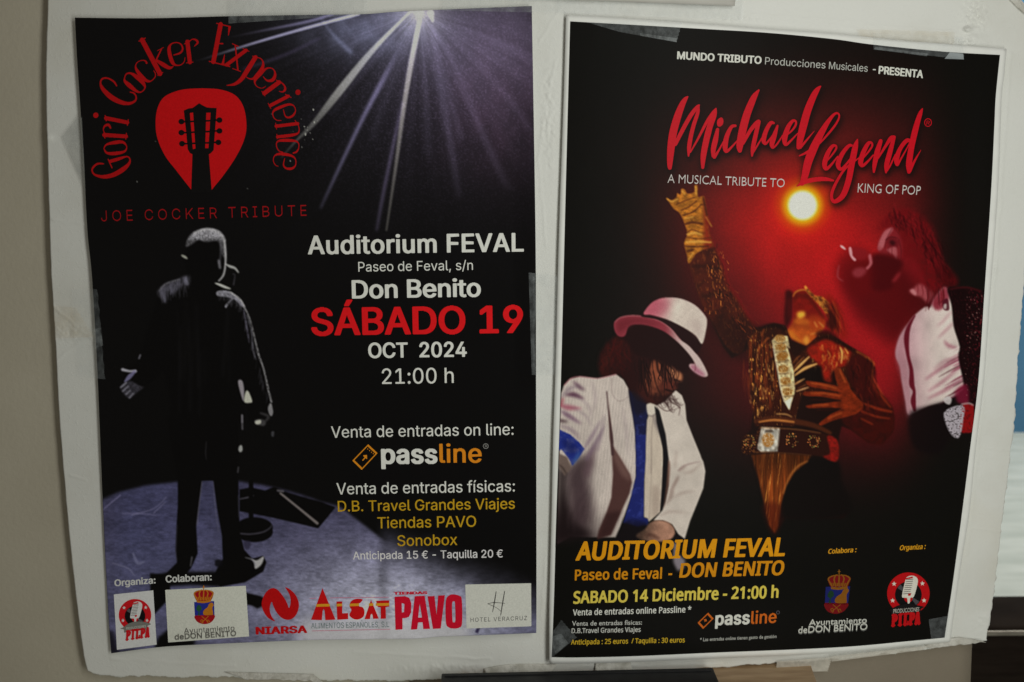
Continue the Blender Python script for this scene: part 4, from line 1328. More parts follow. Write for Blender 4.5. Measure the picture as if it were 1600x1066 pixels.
# ---------------------------------------------- singer with the microphone, on the right
zr = Z(1270, 300, 330 / 879)
c.start()
wisp = lambda sx, sy, lo=.3, hi=1.2: (lambda X, Y: lo + hi * fbm(X / sx, Y / sy, 3))
zR = Z(1270, 320, 290 / 1030)
c.fill(c.poly(zR([(350, 150), (385, 90), (440, 45), (500, 22), (560, 32), (615, 72), (662, 130), (692, 200), (702, 290), (745, 345), (790, 400), (800, 442), (745, 452), (695, 475), (650, 505), (600, 450), (560, 410), (530, 330), (490, 300), (470, 240), (455, 170), (400, 130)]), 4), (92, 11, 15), .92, mod=wisp(6, 8, .3, 1.1))
c.fill(c.poly(zR([(470, 290), (560, 300), (620, 420), (650, 500), (600, 470), (540, 470), (500, 430), (480, 380)]), 3), (104, 15, 20), .9, mod=wisp(6, 12, .4, .9))
for k in range(260):
    t = rs.rand()
    x0, y0 = 430 + 270 * t ** .8 + rs.normal(0, 22), 60 + 260 * t * t + rs.normal(0, 26)
    a_ = rs.uniform(-14, 22)
    col = [(30, 5, 7), (128, 20, 25), (40, 5, 8), (100, 12, 16)][rs.randint(4)]
    c.l(zR([(x0, y0, 3), (x0 + a_, y0 + 18, 5), (x0 + a_ * .2 + 10, y0 + 40, 5), (x0 + a_ + 14, y0 + 62, 3)]), col, rs.uniform(.2, .65), .7)
c.fill(c.poly(zR([(690, 340), (745, 345), (795, 405), (800, 442), (740, 452), (700, 420)]), 2.5), (52, 7, 9), .8, mod=wisp(4, 6, .2, 1.3))
for k in range(50):
    x0, y0 = rs.uniform(620, 720), rs.uniform(180, 340)
    c.l(zR([(x0, y0, 4), (x0 + rs.uniform(0, 40), y0 + 50, 5), (x0 + rs.uniform(20, 80), y0 + rs.uniform(80, 130), 2)]), [(26, 5, 7), (96, 14, 18)][k % 2], rs.uniform(.2, .6), .7)
zQ = Z(875, 281, 656 / 990)
c.p(zQ([(690, 205), (740, 188), (800, 195), (835, 245), (862, 285), (830, 312), (792, 385), (750, 370), (700, 330), (664, 255)]), (50, 6, 9), .55, 9)
# face lit from the front, half hidden by hair and the microphone hand
c.p(zR([(362, 232), (376, 180), (402, 142), (436, 126), (470, 150), (492, 200), (496, 260), (480, 312), (440, 290), (400, 280), (372, 268)]), (112, 26, 32), .9, 2)
c.p(zR([(362, 228), (378, 182), (402, 144), (438, 127), (444, 140), (424, 168), (404, 200), (392, 236), (372, 248)]), (156, 80, 86), .95, 1.3)
c.p(zR([(412, 200), (430, 182), (462, 188), (480, 212), (462, 240), (428, 236)]), (84, 16, 22), .85, 1.6)
c.p(zR([(426, 206), (444, 198), (458, 214), (442, 226)]), (42, 8, 12), .8, 1.1)
c.l(zR([(404, 196, 5), (432, 180, 6), (466, 184, 5)]), (62, 12, 16), .7, .9)
c.p(zR([(410, 250), (436, 238), (462, 236), (468, 270), (462, 306), (448, 280), (428, 268)]), (150, 74, 80), .85, 1.3)
for q in ([(418, 236, 3), (420, 275, 3)], [(438, 240, 3), (440, 280, 3)], [(476, 190, 4), (490, 250, 5), (488, 300, 3)], [(440, 130, 4), (410, 190, 4), (400, 240, 3)]):
    c.l(zR(q), (66, 10, 14), .7, .7)
c.p(zR([(358, 240), (372, 228), (384, 246), (368, 258)]), (140, 60, 66), .8, 1)
c.p(zR([(330, 285), (375, 272), (440, 284), (496, 314), (492, 350), (455, 400), (430, 470), (330, 470), (316, 390)]), (58, 7, 10), .95, 2.5)
c.p(zR([(150, 330), (330, 300), (480, 380), (640, 540), (560, 640), (480, 760), (430, 700), (250, 560)]), (64, 7, 10), .55, 8)
c.p(zR([(440, 425), (470, 385), (488, 374), (476, 402), (452, 428)]), (136, 36, 42), .8, 1.6)
# microphone hand
c.p(zR([(130, 320), (200, 240), (300, 250), (330, 330), (330, 470), (250, 520), (140, 430)]), (86, 8, 11), .6, 6)
c.p(zR([(215, 238), (262, 240), (306, 262), (296, 300), (244, 306), (222, 280)]), (116, 20, 25), .8, 2)
c.l(zR([(156, 229, 9), (166, 236, 13), (180, 247, 7)]), (204, 166, 168), .95, .7)
c.p(zR([(200, 240), (212, 236), (219, 262), (222, 284), (241, 304), (230, 313), (210, 290), (202, 268)]), (192, 140, 146), .9, .9)
c.p(zR([(308, 286), (320, 272), (328, 300), (329, 330), (304, 360), (294, 352), (314, 326)]), (164, 84, 92), .9, 1.1)
c.p(zR([(218, 378), (240, 352), (284, 350), (298, 370), (270, 400), (236, 402)]), (130, 46, 54), .75, 2)
c.l(zR([(146, 336, 5), (139, 370, 7), (140, 404, 7), (168, 424, 5)]), (140, 62, 68), .75, 1.1)
# neck, shirt
c.p(zR([(534, 478), (562, 462), (592, 440), (645, 470), (668, 505), (640, 545), (600, 512), (560, 500)]), (146, 66, 72), .9, 1.6)
c.p(zR([(540, 476), (562, 470), (580, 500), (560, 500)]), (176, 112, 116), .8, 1)
for q in ([(580, 440, 4), (584, 480, 4), (572, 510, 2)], [(606, 450, 5), (612, 490, 4), (604, 520, 2)], [(640, 450, 5), (662, 500, 5), (652, 570, 2)]):
    c.l(zR(q), (84, 12, 17), .7, .8)
shirt = zr([(346, 690), (345, 655), (362, 600), (395, 550), (425, 512), (470, 478), (488, 482), (505, 448), (540, 400), (562, 412), (580, 480), (588, 560), (612, 640), (608, 690), (632, 780), (646, 802), (610, 832), (550, 872), (480, 892), (425, 918), (396, 926), (385, 870), (370, 790), (362, 730)])


def shirt_col(X, Y):
    n_ = fbm(X / 22, Y / 30, 3) - .5
    k = ss(1400, 1475, X)
    return (np.array((160, 122, 130.)) * (1 - k[..., None]) + np.array((190, 176, 170.)) * k[..., None]) * (1 + .22 * n_[..., None])


c.fill(c.poly(shirt, 1.0), shirt_col, 1)
c.p(zr([(346, 690), (362, 600), (400, 550), (395, 620), (400, 740), (412, 920), (392, 926), (375, 800)]), (148, 96, 106), .5, 2.5)
c.l(zr([(425, 515, 6), (400, 560, 16), (390, 610, 22), (396, 680, 14), (410, 740, 16), (412, 800, 22), (422, 830, 12), (418, 870, 22), (424, 910, 12)]), (82, 12, 24), .95, .9)
for q, o in [([(605, 690, 6), (540, 730, 14), (470, 780, 6)], .8), ([(612, 730, 6), (540, 790, 12), (480, 830, 4)], .75), ([(628, 775, 8), (560, 820, 14), (480, 860, 5)], .8), ([(640, 800, 6), (590, 835, 10)], .7),
             ([(585, 545, 5), (550, 580, 10), (520, 610, 3)], .6), ([(600, 650, 8), (565, 640, 14), (548, 620, 5)], .85), ([(575, 500, 6), (540, 540, 9), (515, 560, 3)], .5), ([(595, 700, 5), (555, 700, 10), (500, 740, 3)], .6)]:
    c.l(zr(q), (130, 60, 80), o * .8, 1.7)
c.p(zr([(496, 455), (545, 396), (566, 410), (566, 450), (530, 492), (505, 484)]), (122, 36, 50), .9, 1.6)
for k in range(14):
    x0 = rs.uniform(470, 556)
    c.l(zr([(x0, rs.uniform(370, 410), 4), (x0 + rs.uniform(-6, 14), 440, 4), (x0 + rs.uniform(-14, 10), rs.uniform(460, 500), 2)]), [(60, 9, 13), (96, 14, 20)][k % 2], .7, .7)
c.p(zr([(540, 455), (562, 445), (568, 490), (545, 490)]), (60, 12, 22), .85, .9)
c.p(zr([(545, 470), (556, 466), (555, 486), (546, 486)]), (180, 170, 165), .8, .6)
c.l(zr([(500, 430, 3), (492, 460, 3), (480, 490, 2)]), (70, 14, 20), .8, .6)
for k in range(26):
    y0 = rs.uniform(640, 850)
    x0 = np.interp(y0, [640, 700, 800, 850], [606, 606, 640, 590])
    L_ = rs.uniform(25, 90)
    c.l(zr([(x0 + 6, y0, 8), (x0 - L_ * .5, y0 + L_ * .32, 6), (x0 - L_, y0 + L_ * .6, 2)]), [(104, 30, 52), (150, 86, 104), (60, 14, 24), (206, 192, 188)][rs.randint(4)], rs.uniform(.3, .7), .9)
# dark sequinned jacket, white glove
jk = zr([(560, 405), (600, 396), (680, 402), (718, 432), (716, 560), (694, 700), (684, 860), (668, 892), (632, 880), (626, 790), (606, 690), (612, 640), (588, 560), (578, 470)])
c.fill(c.poly(jk, 1.2), (20, 7, 8), 1)
c.fill(c.poly(jk, 1.2), (90, 20, 28), .8, mod=lambda X, Y: np.clip(vnoise(X / 1.7, Y / 2.3) * 2.4 - 1.5, 0, 1) * (.25 + ss(1500, 1535, X)))
c.l(zr([(570, 405, 5), (640, 397, 6), (700, 415, 6)]), (70, 14, 18), .8, 1)
c.p(zr([(600, 820), (640, 800), (650, 860), (640, 888), (595, 868)]), (110, 20, 44), .8, 1.6)
for k in range(40):
    x, y = rs.uniform(640, 706), rs.uniform(430, 620)
    c.p(zr(ellipse(x, y, 2.4, 3.2, 6)), (150, 100, 96), rs.uniform(.15, .6), .5)
for y in np.arange(560, 880, 22):
    c.p(zr(ellipse(655 - (y - 600) * .05 + rs.normal(0, 10), y, 2.2, 2.8, 6)), (160, 120, 110), rs.uniform(.1, .5), .5)
c.p(zr([(400, 925), (480, 892), (550, 872), (600, 860), (560, 930), (575, 1015), (520, 1090), (420, 1060)]), (15, 9, 10), .8, 3)
c.p(zr([(622, 890), (655, 884), (670, 895), (668, 990), (640, 1002), (612, 990)]), (120, 14, 16), 1, 1, mod=wisp(3, 3, .5, .9))
c.fill(c.poly(zr([(545, 922), (570, 900), (612, 888), (632, 900), (626, 950), (618, 1000), (602, 1026), (576, 1010), (556, 972)]), .9), (150, 142, 150), 1, mod=lambda X, Y: np.clip(.25 + 1.5 * (vnoise(X / 2.1, Y / 1.5)), 0, 1))
c.p(zr([(545, 862), (562, 850), (578, 862), (570, 885), (550, 878)]), (176, 168, 168), .9, .9)
c.l(zr([(620, 884, 6), (650, 880, 7), (668, 888, 5)]), (160, 140, 140), .8, .8)
aR, iR = c.end()

# ---------------------------------------------- singer in the middle with the raised fist
zm, zq = Z(1020, 280, 380 / 1447), Z(1060, 540, 360 / 1199)
c.start()
torso = [tuple(p) for p in zm([(235, 560), (215, 500), (250, 440), (310, 410), (372, 408), (402, 480), (428, 560), (450, 640), (492, 690), (522, 740), (562, 810), (612, 882), (650, 885), (720, 858), (790, 870), (820, 960), (910, 995), (1000, 920), (1060, 925), (1120, 965), (1200, 1010), (1280, 1060)])]
torso += [tuple(p) for p in zq([(940, 40), (1000, 75), (1022, 110), (1012, 180), (1052, 250), (1112, 320), (1124, 380), (1116, 450), (1062, 512), (990, 506), (900, 440), (850, 420), (835, 480), (830, 600), (850, 700), (890, 860), (860, 900), (560, 900), (515, 965), (490, 975), (455, 860), (410, 690), (380, 570), (340, 560), (330, 490), (375, 440), (390, 340), (376, 250), (370, 100), (365, 20)])]
torso += [tuple(p) for p in zm([(470, 1066), (420, 1000), (350, 850), (300, 760), (262, 660)])]
c.p(torso, (24, 11, 9), 1, 1.2, False)
c.p(zq([(560, 640), (700, 580), (830, 605), (850, 700), (890, 880), (560, 900), (530, 800)]), (14, 10, 9), .95, 3)
# sleeve of the raised arm
sleeve = zm([(215, 500), (250, 440), (310, 410), (372, 408), (402, 480), (428, 560), (450, 640), (492, 690), (560, 810), (612, 882), (560, 960), (520, 1040), (440, 1000), (370, 880), (300, 760), (255, 640)])
c.fill(c.poly(sleeve, 1.2), (66, 22, 13), 1, mod=wisp(9, 14, .4, 1.0))
c.fill(c.poly(sleeve, 1.2), (122, 62, 24), .8, mod=lambda X, Y: np.clip(vnoise(X / 2.0, Y / 4.2) * 2.6 - 1.7, 0, 1) * (.4 + gau(X, Y, 1122, 435, 16, 30) + .9 * gau(X, Y, 1175, 515, 30, 30)))
c.l(zm([(374, 412, 8), (405, 480, 12), (428, 560, 12), (450, 635, 12), (490, 688, 12), (520, 735, 12), (560, 808, 12), (606, 874, 8)]), (124, 14, 14), .7, 1.5)
for q in ([(230, 520, 10), (330, 520, 10), (420, 545, 8)], [(300, 700, 8), (380, 680, 10), (440, 650, 8)], [(270, 640, 6), (310, 600, 8)], [(340, 800, 6), (440, 760, 10)]):
    c.l(zm(q), (18, 8, 7), .7, 1.6)
c.p(zm([(330, 850), (430, 800), (600, 870), (680, 900), (600, 1066), (470, 1066), (400, 980)]), (26, 11, 9), .6, 6)
for k in range(60):
    x0, y0 = rs.normal(1118, 9), rs.normal(430, 26)
    c.l([(x0, y0, .8), (x0 + rs.uniform(-1, 3), y0 + rs.uniform(2, 7), 1.3)], [(206, 120, 52), (150, 70, 28), (18, 8, 7)][rs.randint(3)], rs.uniform(.3, .8), .5)
for k in range(70):
    t = rs.rand()
    x0, y0 = 1126 + 66 * t + rs.normal(0, 9), 450 + 95 * t + rs.normal(0, 9)
    c.l([(x0, y0, .8), (x0 + rs.uniform(0, 6), y0 + rs.uniform(3, 10), 1.4)], [(120, 50, 22), (18, 8, 7), (84, 26, 14)][rs.randint(3)], rs.uniform(.3, .7), .5)
# gloved fist
fist = zm([(80, 112), (112, 126), (140, 108), (145, 84), (165, 92), (170, 60), (190, 62), (206, 86), (246, 78), (248, 40), (266, 38), (270, 105), (302, 100), (312, 130), (326, 215), (354, 285), (330, 268), (342, 340), (362, 395), (330, 408), (262, 440), (242, 468), (212, 502), (202, 450), (186, 380), (205, 330), (188, 262), (158, 202), (122, 175), (104, 148)])
c.fill(c.poly(fist, .9), lambda X, Y: np.array((176, 104, 30.)) * (.5 + .7 * fbm(X / 7, Y / 5, 3))[..., None] * (1 - .35 * ss(1092, 1108, X))[..., None], 1)
c.fill(c.poly(fist, 1.6), (120, 20, 12), lambda X, Y: .75 * ss(1094, 1106, X))
for q, w_ in [([(195, 268), (235, 258), (292, 266)], 16), ([(200, 322), (235, 300), (275, 318)], 6), ([(205, 345), (260, 355), (350, 350)], 5), ([(188, 398), (230, 402), (330, 400)], 10), ([(205, 430), (240, 420)], 14), ([(170, 185), (215, 165), (262, 130)], 7), ([(140, 150), (190, 130), (250, 108)], 6), ([(180, 215), (240, 195), (290, 150)], 8), ([(300, 110), (322, 215)], 12)]:
    c.l(zm([(a, b, w_) for a, b in q]), (56, 20, 10), .75, .9)
for q in ([(84, 116, 7), (112, 134, 9), (150, 118, 7)], [(205, 330, 12), (250, 320, 16), (290, 330, 10)], [(200, 375, 14), (270, 372, 16), (345, 376, 12)], [(255, 45, 8), (258, 90, 9)], [(175, 70, 8), (190, 90, 8)], [(212, 480, 6), (240, 440, 8)], [(190, 235, 8), (240, 225, 8)], [(315, 225, 4), (350, 282, 5)]):
    c.l(zm(q), (206, 152, 66), .65, .8)
# head thrown back, hair
zC = Z(1180, 430, 220 / 1117)
c.fill(c.poly(zC([(500, 165), (580, 150), (640, 210), (690, 300), (730, 420), (740, 500), (690, 500), (600, 450), (560, 380), (560, 260)]), 3.5), (116, 20, 11), .85, mod=wisp(5, 9, .2, 1.2))
for k in range(60):
    x0, y0 = rs.uniform(540, 640), rs.uniform(180, 330)
    c.l(zC([(x0, y0, 6), (x0 + rs.uniform(15, 50), y0 + 60, 8), (x0 + rs.uniform(20, 90), y0 + rs.uniform(110, 180), 4)]), [(44, 10, 8), (150, 60, 22), (104, 20, 12), (60, 14, 9)][rs.randint(4)], rs.uniform(.2, .6), .9)
c.p(zC([(240, 130), (272, 118), (302, 150), (296, 240), (290, 330), (262, 400), (236, 410), (228, 320), (236, 220)]), (42, 7, 8), .92, 2)
c.p(zC([(258, 200), (282, 190), (284, 300), (262, 340)]), (74, 10, 10), .6, 2)
neck = zC([(300, 160), (318, 132), (360, 116), (402, 116), (440, 150), (482, 210), (522, 290), (560, 372), (535, 440), (470, 505), (408, 560), (330, 530), (246, 462), (296, 372), (300, 270)])
c.fill(c.poly(neck, 1), lambda X, Y: (np.array((104, 16, 11.)) * (1 - ss(484, 522, Y))[..., None] + np.array((156, 66, 20.)) * ss(484, 522, Y)[..., None]) * (.8 + .4 * fbm(X / 10, Y / 10, 3))[..., None], 1)
c.p(zC([(305, 165), (350, 140), (410, 150), (440, 190), (400, 190), (340, 180), (310, 220)]), (74, 14, 9), .8, 1.8)
c.l(zC([(300, 170, 8), (320, 136, 14), (362, 118, 14), (402, 120, 14), (430, 150, 12)]), (168, 92, 34), .85, .9)
c.l(zC([(402, 150, 12), (440, 196, 16), (490, 270, 18), (530, 322, 20), (552, 340, 12)]), (62, 14, 9), .85, 1.5)
c.p(zC([(332, 300), (360, 288), (392, 292), (396, 322), (370, 344), (344, 350), (334, 325)]), (212, 158, 50), .95, 1.4)
c.p(zC([(320, 345), (400, 345), (440, 370), (420, 400), (350, 400), (310, 380)]), (172, 88, 26), .7, 2)
c.l(zC([(300, 392, 10), (360, 402, 16), (430, 394, 10)]), (112, 40, 14), .7, 1.4)
c.p(zC([(252, 462), (290, 440), (340, 500), (390, 540), (330, 530)]), (186, 104, 28), .7, 2)
c.p(zC([(380, 520), (408, 480), (430, 520), (408, 562)]), (206, 142, 52), .75, 1.6)
c.p(zC([(430, 330), (500, 330), (540, 400), (470, 440), (430, 400)]), (150, 50, 17), .6, 3)
for q in ([(470, 372, 10), (490, 410, 12)], [(505, 372, 8), (540, 408, 12)], [(440, 470, 8), (480, 460, 8)]):
    c.l(zC(q), (200, 136, 62), .7, 1)
c.fill(c.poly(zC([(392, 92), (404, 88), (424, 110), (470, 158), (540, 176), (584, 228), (594, 284), (562, 306), (524, 256), (474, 206), (424, 152)]), 1.1), lambda X, Y: np.array((164, 90, 32.)) * (.35 + 1.05 * fbm(X / 4 + Y / 9, Y / 4 - X / 9, 3))[..., None], 1)
for k in range(16):
    x0 = rs.uniform(480, 560)
    c.l(zC([(x0, 165 + (x0 - 480) * .5, 3), (x0 + 16, 200 + (x0 - 480) * .6, 4), (x0 + 22, 240 + (x0 - 480) * .6, 3)]), [(80, 30, 12), (214, 150, 60)][k % 2], .55, .7)
for q in ([(500, 178), (528, 186), (536, 206), (512, 208)], [(548, 228), (572, 236), (578, 262), (556, 262)], [(440, 140), (460, 150), (462, 172), (446, 166)]):
    c.p(zC(q), (58, 18, 10), .75, 1)
for k in range(40):
    t = rs.rand()
    x0, y0 = 560 + 70 * t + rs.normal(0, 10), 200 + 150 * t + rs.normal(0, 14)
    c.l(zC([(x0, y0, 5), (x0 + 24, y0 + 50, 6), (x0 + rs.uniform(10, 50), y0 + rs.uniform(100, 200), 3)]), [(34, 9, 8), (128, 30, 14), (66, 14, 9)][rs.randint(3)], rs.uniform(.3, .7), .7)
c.p(zC([(390, 92), (402, 86), (410, 102), (400, 112)]), (214, 140, 52), .9, .8)
c.p(zC([(560, 270), (600, 290), (640, 360), (630, 430), (580, 420), (560, 380), (590, 340)]), (38, 10, 8), .7, 2.2)
c.p(zC([(480, 460), (520, 440), (580, 440), (600, 480), (540, 490), (500, 500)]), (36, 10, 8), .85, 1.6)
# jacket of creased gold leather
body = zm([(575, 960), (612, 900), (650, 885), (720, 858), (790, 880), (830, 970), (912, 996), (1000, 920), (1060, 925), (1120, 965), (1200, 1012), (1280, 1062)]).tolist() + zq([(960, 60), (940, 180), (880, 250), (640, 260), (600, 420), (400, 420), (388, 340), (376, 250), (366, 20)]).tolist()
c.fill(c.poly(body, 1.2, False), (44, 16, 9), 1, mod=wisp(8, 14, .5, 1))
lb = zC([(-60, 520), (20, 440), (130, 500), (200, 900), (120, 1066), (-40, 1066), (-100, 800)])
c.fill(c.poly(lb, 3, False), (104, 40, 16), .75, mod=lambda X, Y: np.clip(fbm(X / 3.2, Y / 22, 3) * 3.6 - 1.6, 0, 1))
c.fill(c.poly(body, 1.2, False), (206, 140, 62), .95, mod=lambda X, Y: np.clip(fbm(X / 2.0, Y / 7.5, 3) * 4.4 - 2.75, 0, 1) * (.25 + .9 * gau(X, Y, 1188, 590, 22, 50)))
for k in range(46):
    x0, y0 = rs.uniform(1168, 1210), rs.uniform(535, 640)
    c.l([(x0, y0, 1), (x0 + rs.uniform(-2, 3), y0 + rs.uniform(4, 16), 1.6)], [(214, 156, 80), (150, 80, 30), (24, 10, 8)][rs.randint(3)], rs.uniform(.3, .8), .6)
chest = zC([(410, 575), (480, 530), (560, 505), (640, 535), (760, 600), (740, 690), (690, 730), (650, 740), (605, 850), (540, 835), (520, 745), (480, 690), (430, 640)])
c.fill(c.poly(chest, 2.2), (136, 24, 13), .95, mod=wisp(7, 9, .45, .9))
for k in range(70):
    x0, y0 = (rs.normal(690, 40), rs.normal(620, 45)) if k % 2 else (rs.normal(570, 50), rs.normal(640, 55))
    c.l(zC([(x0, y0, 4), (x0 + rs.uniform(-14, 14), y0 + rs.uniform(12, 30), 6), (x0 + rs.uniform(-16, 16), y0 + rs.uniform(30, 56), 3)]), [(222, 170, 78), (196, 108, 36), (70, 14, 9)][rs.randint(3)], rs.uniform(.25, .85), .6)
c.l(zC([(674, 575, 10), (690, 620, 16), (682, 700, 8)]), (226, 180, 92), .8, .9)
c.l(zC([(712, 580, 12), (736, 620, 14)]), (214, 160, 74), .7, .9)
# black lining, collar lines and the bright fan of folds under the strap
c.p(zC([(300, 800), (420, 745), (520, 715), (545, 840), (640, 870), (520, 880), (420, 840), (340, 850)]), (14, 8, 7), .92, 2, False)
c.p(zC([(600, 780), (640, 755), (650, 860), (610, 850)]), (22, 8, 7), .9, 1.8)
c.p(zC([(260, 510), (330, 530), (408, 575), (330, 640), (300, 640), (270, 580)]), (26, 11, 8), .85, 1.8)
c.p(zC([(760, 690), (830, 640), (900, 690), (930, 800), (900, 950), (820, 930), (750, 830)]), (24, 9, 8), .9, 3)
for q in ([(408, 580, 14), (480, 530, 18), (560, 492, 20), (650, 530, 18), (770, 600, 12)], [(590, 450, 14), (680, 530, 16), (780, 604, 10)], [(30, 430, 24), (110, 400, 30), (200, 410, 30), (240, 440, 20)]):
    c.l(zC(q), (20, 8, 7), .9, 1.4)
for q, col in [([(300, 772, 8), (360, 712, 20), (428, 648, 10)], (222, 168, 96)), ([(310, 800, 8), (390, 742, 24), (488, 704, 12)], (214, 160, 90)), ([(304, 742, 6), (350, 690, 10), (390, 650, 6)], (160, 96, 44)), ([(312, 868, 8), (350, 845, 14), (392, 822, 6)], (196, 140, 84)), ([(326, 922, 8), (380, 904, 12), (424, 890, 6)], (206, 156, 104)),
               ([(300, 700, 6), (330, 660, 10), (356, 640, 6)], (120, 64, 28)), ([(340, 900, 5), (400, 868, 8)], (120, 70, 36))]:
    c.l(zC(q), col, .85, .9)
for q in ([(330, 770, 6), (420, 690, 8), (470, 670, 4)], [(310, 740, 4), (400, 640, 5)], [(320, 890, 5), (400, 860, 6)]):
    c.l(zC(q), (30, 12, 8), .8, .9)
for q, o in [([(805, 606, 10), (870, 645, 16), (935, 692, 14), (942, 720, 8)], .75), ([(870, 650, 8), (900, 660, 14)], .8), ([(940, 700, 10), (930, 790, 10), (965, 870, 12), (1040, 1000, 10)], .45), ([(20, 600, 8), (90, 510, 12), (110, 500, 8)], .6), ([(10, 780, 8), (20, 820, 12)], .6), ([(118, 600, 6), (130, 650, 10)], .6), ([(70, 430, 10), (50, 480, 12)], .5)]:
    c.l(zC(q), (190, 92, 34), o, 1.1)
c.p(zC([(915, 880), (940, 870), (1000, 940), (1040, 1020), (1000, 1040), (960, 960)]), (112, 24, 13), .7, 2)
# strap with gilt ornaments
st_ = zm([(708, 962), (738, 930), (802, 934), (816, 1012)]).tolist() + zq([(566, 0), (582, 60), (602, 140), (607, 240), (596, 272), (577, 337), (550, 292), (530, 220), (510, 100), (492, 0)]).tolist()
c.fill(c.poly(st_, .7, False), lambda X, Y: np.array((186, 166, 122.)) * (.72 + .5 * vnoise(X / 3, Y / 3))[..., None], 1)
for cx_, cy_ in [tuple(zm([(757, 948)])[0]), tuple(zm([(762, 1000)])[0]), tuple(zm([(775, 1050)])[0])] + [tuple(p) for p in zq([(535, 62), (545, 122), (558, 185), (568, 240)])]:
    c.fill(c.poly(ellipse(cx_, cy_, 8.5, 6.2, 14), 1), (130, 82, 30), .9, mod=wisp(2, 2, .2, 1.3))
    c.l([(cx_ - 8, cy_ + 7.6, 1.6), (cx_ + 9, cy_ + 7, 1.6)], (70, 42, 22), .7, .6)
c.p(zq([(552, 292), (594, 268), (577, 336)]), (204, 198, 180), .95, .8, False)
c.l(zq([(492, 0, 4), (512, 100, 5), (532, 220, 5), (552, 292, 4)]), (212, 206, 190), .7, .6)
# arm across the chest and the spread hand
arm = zq([(880, 250), (935, 265), (965, 290), (1050, 250), (1112, 322), (1124, 380), (1116, 450), (1062, 512), (990, 506), (900, 440), (855, 400), (850, 340)])
c.fill(c.poly(arm, 1.4), (52, 12, 9), 1, mod=wisp(8, 8, .4, .9))
for q in ([(960, 300, 8), (1040, 330, 14), (1110, 345, 10)], [(950, 340, 6), (1030, 370, 10), (1100, 380, 6)], [(1010, 130, 8), (1008, 190, 8), (1050, 255, 10), (1105, 322, 8)], [(950, 380, 6), (1010, 410, 8)]):
    c.l(zq(q), (138, 42, 18), .7, 1.3)
c.p(zq([(940, 40), (1000, 78), (1015, 115), (1005, 180), (1040, 260), (960, 280), (900, 200), (880, 90)]), (54, 12, 10), .85, 3)
for k in range(60):
    x0, y0 = rs.uniform(900, 1030), rs.uniform(60, 330)
    c.l(zq([(x0, y0, 4), (x0 + rs.uniform(-6, 16), y0 + rs.uniform(12, 34), 5), (x0 + rs.uniform(-6, 26), y0 + rs.uniform(34, 60), 2)]), [(20, 8, 7), (110, 30, 16), (76, 18, 12), (16, 7, 7)][rs.randint(4)], rs.uniform(.3, .7), .7)
SK = (104, 32, 12)
hand = [[(665, 186), (722, 190), (780, 200), (832, 215), (842, 242), (750, 226), (682, 212)], [(655, 242), (742, 240), (842, 252), (852, 284), (742, 266), (662, 262)], [(668, 312), (762, 300), (862, 288), (872, 322), (762, 324), (680, 326)],
        [(812, 132), (836, 112), (862, 150), (893, 222), (862, 244), (828, 200)], [(832, 208), (882, 215), (932, 270), (962, 310), (932, 352), (872, 372), (802, 392), (742, 417), (734, 404), (790, 360), (850, 322), (836, 260)]]
for h_ in hand:
    c.fill(c.poly(zq(h_), .9), lambda X, Y: np.array(SK) * (.72 + .5 * fbm(X / 8, Y / 6, 3))[..., None], 1)
for q in ([(690, 196, 7), (760, 206, 8), (825, 225, 6)], [(690, 248, 6), (770, 250, 7), (840, 264, 5)], [(700, 312, 6), (780, 308, 7)], [(838, 125, 6), (868, 190, 8)], [(780, 380, 6), (850, 350, 6)]):
    c.l(zq(q), (184, 86, 36), .6, 1)
for q in ([(690, 222, 6), (780, 238, 6), (845, 248, 5)], [(690, 280, 8), (780, 284, 8), (850, 290, 5)], [(720, 335, 8), (800, 335, 8), (860, 335, 6)]):
    c.l(zq(q), (38, 12, 9), .8, 1.2)
# belts with buckles
c.l(zq([(400, 395, 16), (480, 380, 26), (580, 392, 30), (700, 415, 26), (790, 455, 18)]), (64, 28, 14), .95, 1)
c.l(zq([(420, 398, 8), (500, 388, 12), (600, 398, 10)]), (184, 112, 52), .8, .9)
c.l(zq([(510, 356, 6), (560, 358, 8), (590, 372, 5)]), (190, 140, 80), .7, .9)
belt = zq([(330, 492), (345, 468), (400, 462), (430, 424), (530, 428), (640, 438), (720, 448), (790, 470), (832, 502), (826, 604), (745, 577), (640, 567), (520, 556), (430, 556), (340, 562)])
c.fill(c.poly(belt, .9), (36, 14, 10), 1)
c.fill(c.poly(belt, .9), (160, 96, 40), .7, mod=lambda X, Y: np.clip(vnoise(X / 2.1, Y / 2.1) * 2.6 - 1.4, 0, 1) * ss(1215, 1150, X))
for cx_, cy_, rx, ry in [(590, 492, 32, 40), (705, 500, 34, 36), (372, 505, 34, 38)]:
    px, py = zq([(cx_, cy_)])[0]
    for k in range(42):
        a = rs.uniform(0, 6.28)
        q_ = rs.uniform(.45, 1.0)
        c.p(ellipse(px + rx * .3 * q_ * math.cos(a), py + ry * .3 * q_ * math.sin(a), rs.uniform(.6, 1.3), rs.uniform(.6, 1.3), 7), (rs.choice([190, 150, 110]), 104, 54), rs.uniform(.4, .95), .5)
c.fill(c.poly(zq([(432, 424), (528, 430), (516, 552), (430, 554), (410, 536)]), .7, False), lambda X, Y: np.array((188, 180, 168.)) * (.6 + .6 * vnoise(X / 4, Y / 5))[..., None], 1)
c.l(zq([(440, 438, 5), (520, 442, 5), (508, 540, 5), (424, 540, 5), (440, 438, 5)]), (96, 80, 66), .6, .7)
c.p(zq(ellipse(466, 492, 32, 38, 20)), (150, 100, 44), .9, 1, mod=wisp(2, 2, .2, 1.4))
c.p(zq([(455, 440), (490, 440), (488, 450), (456, 450)]), (60, 44, 34), .8, .6)
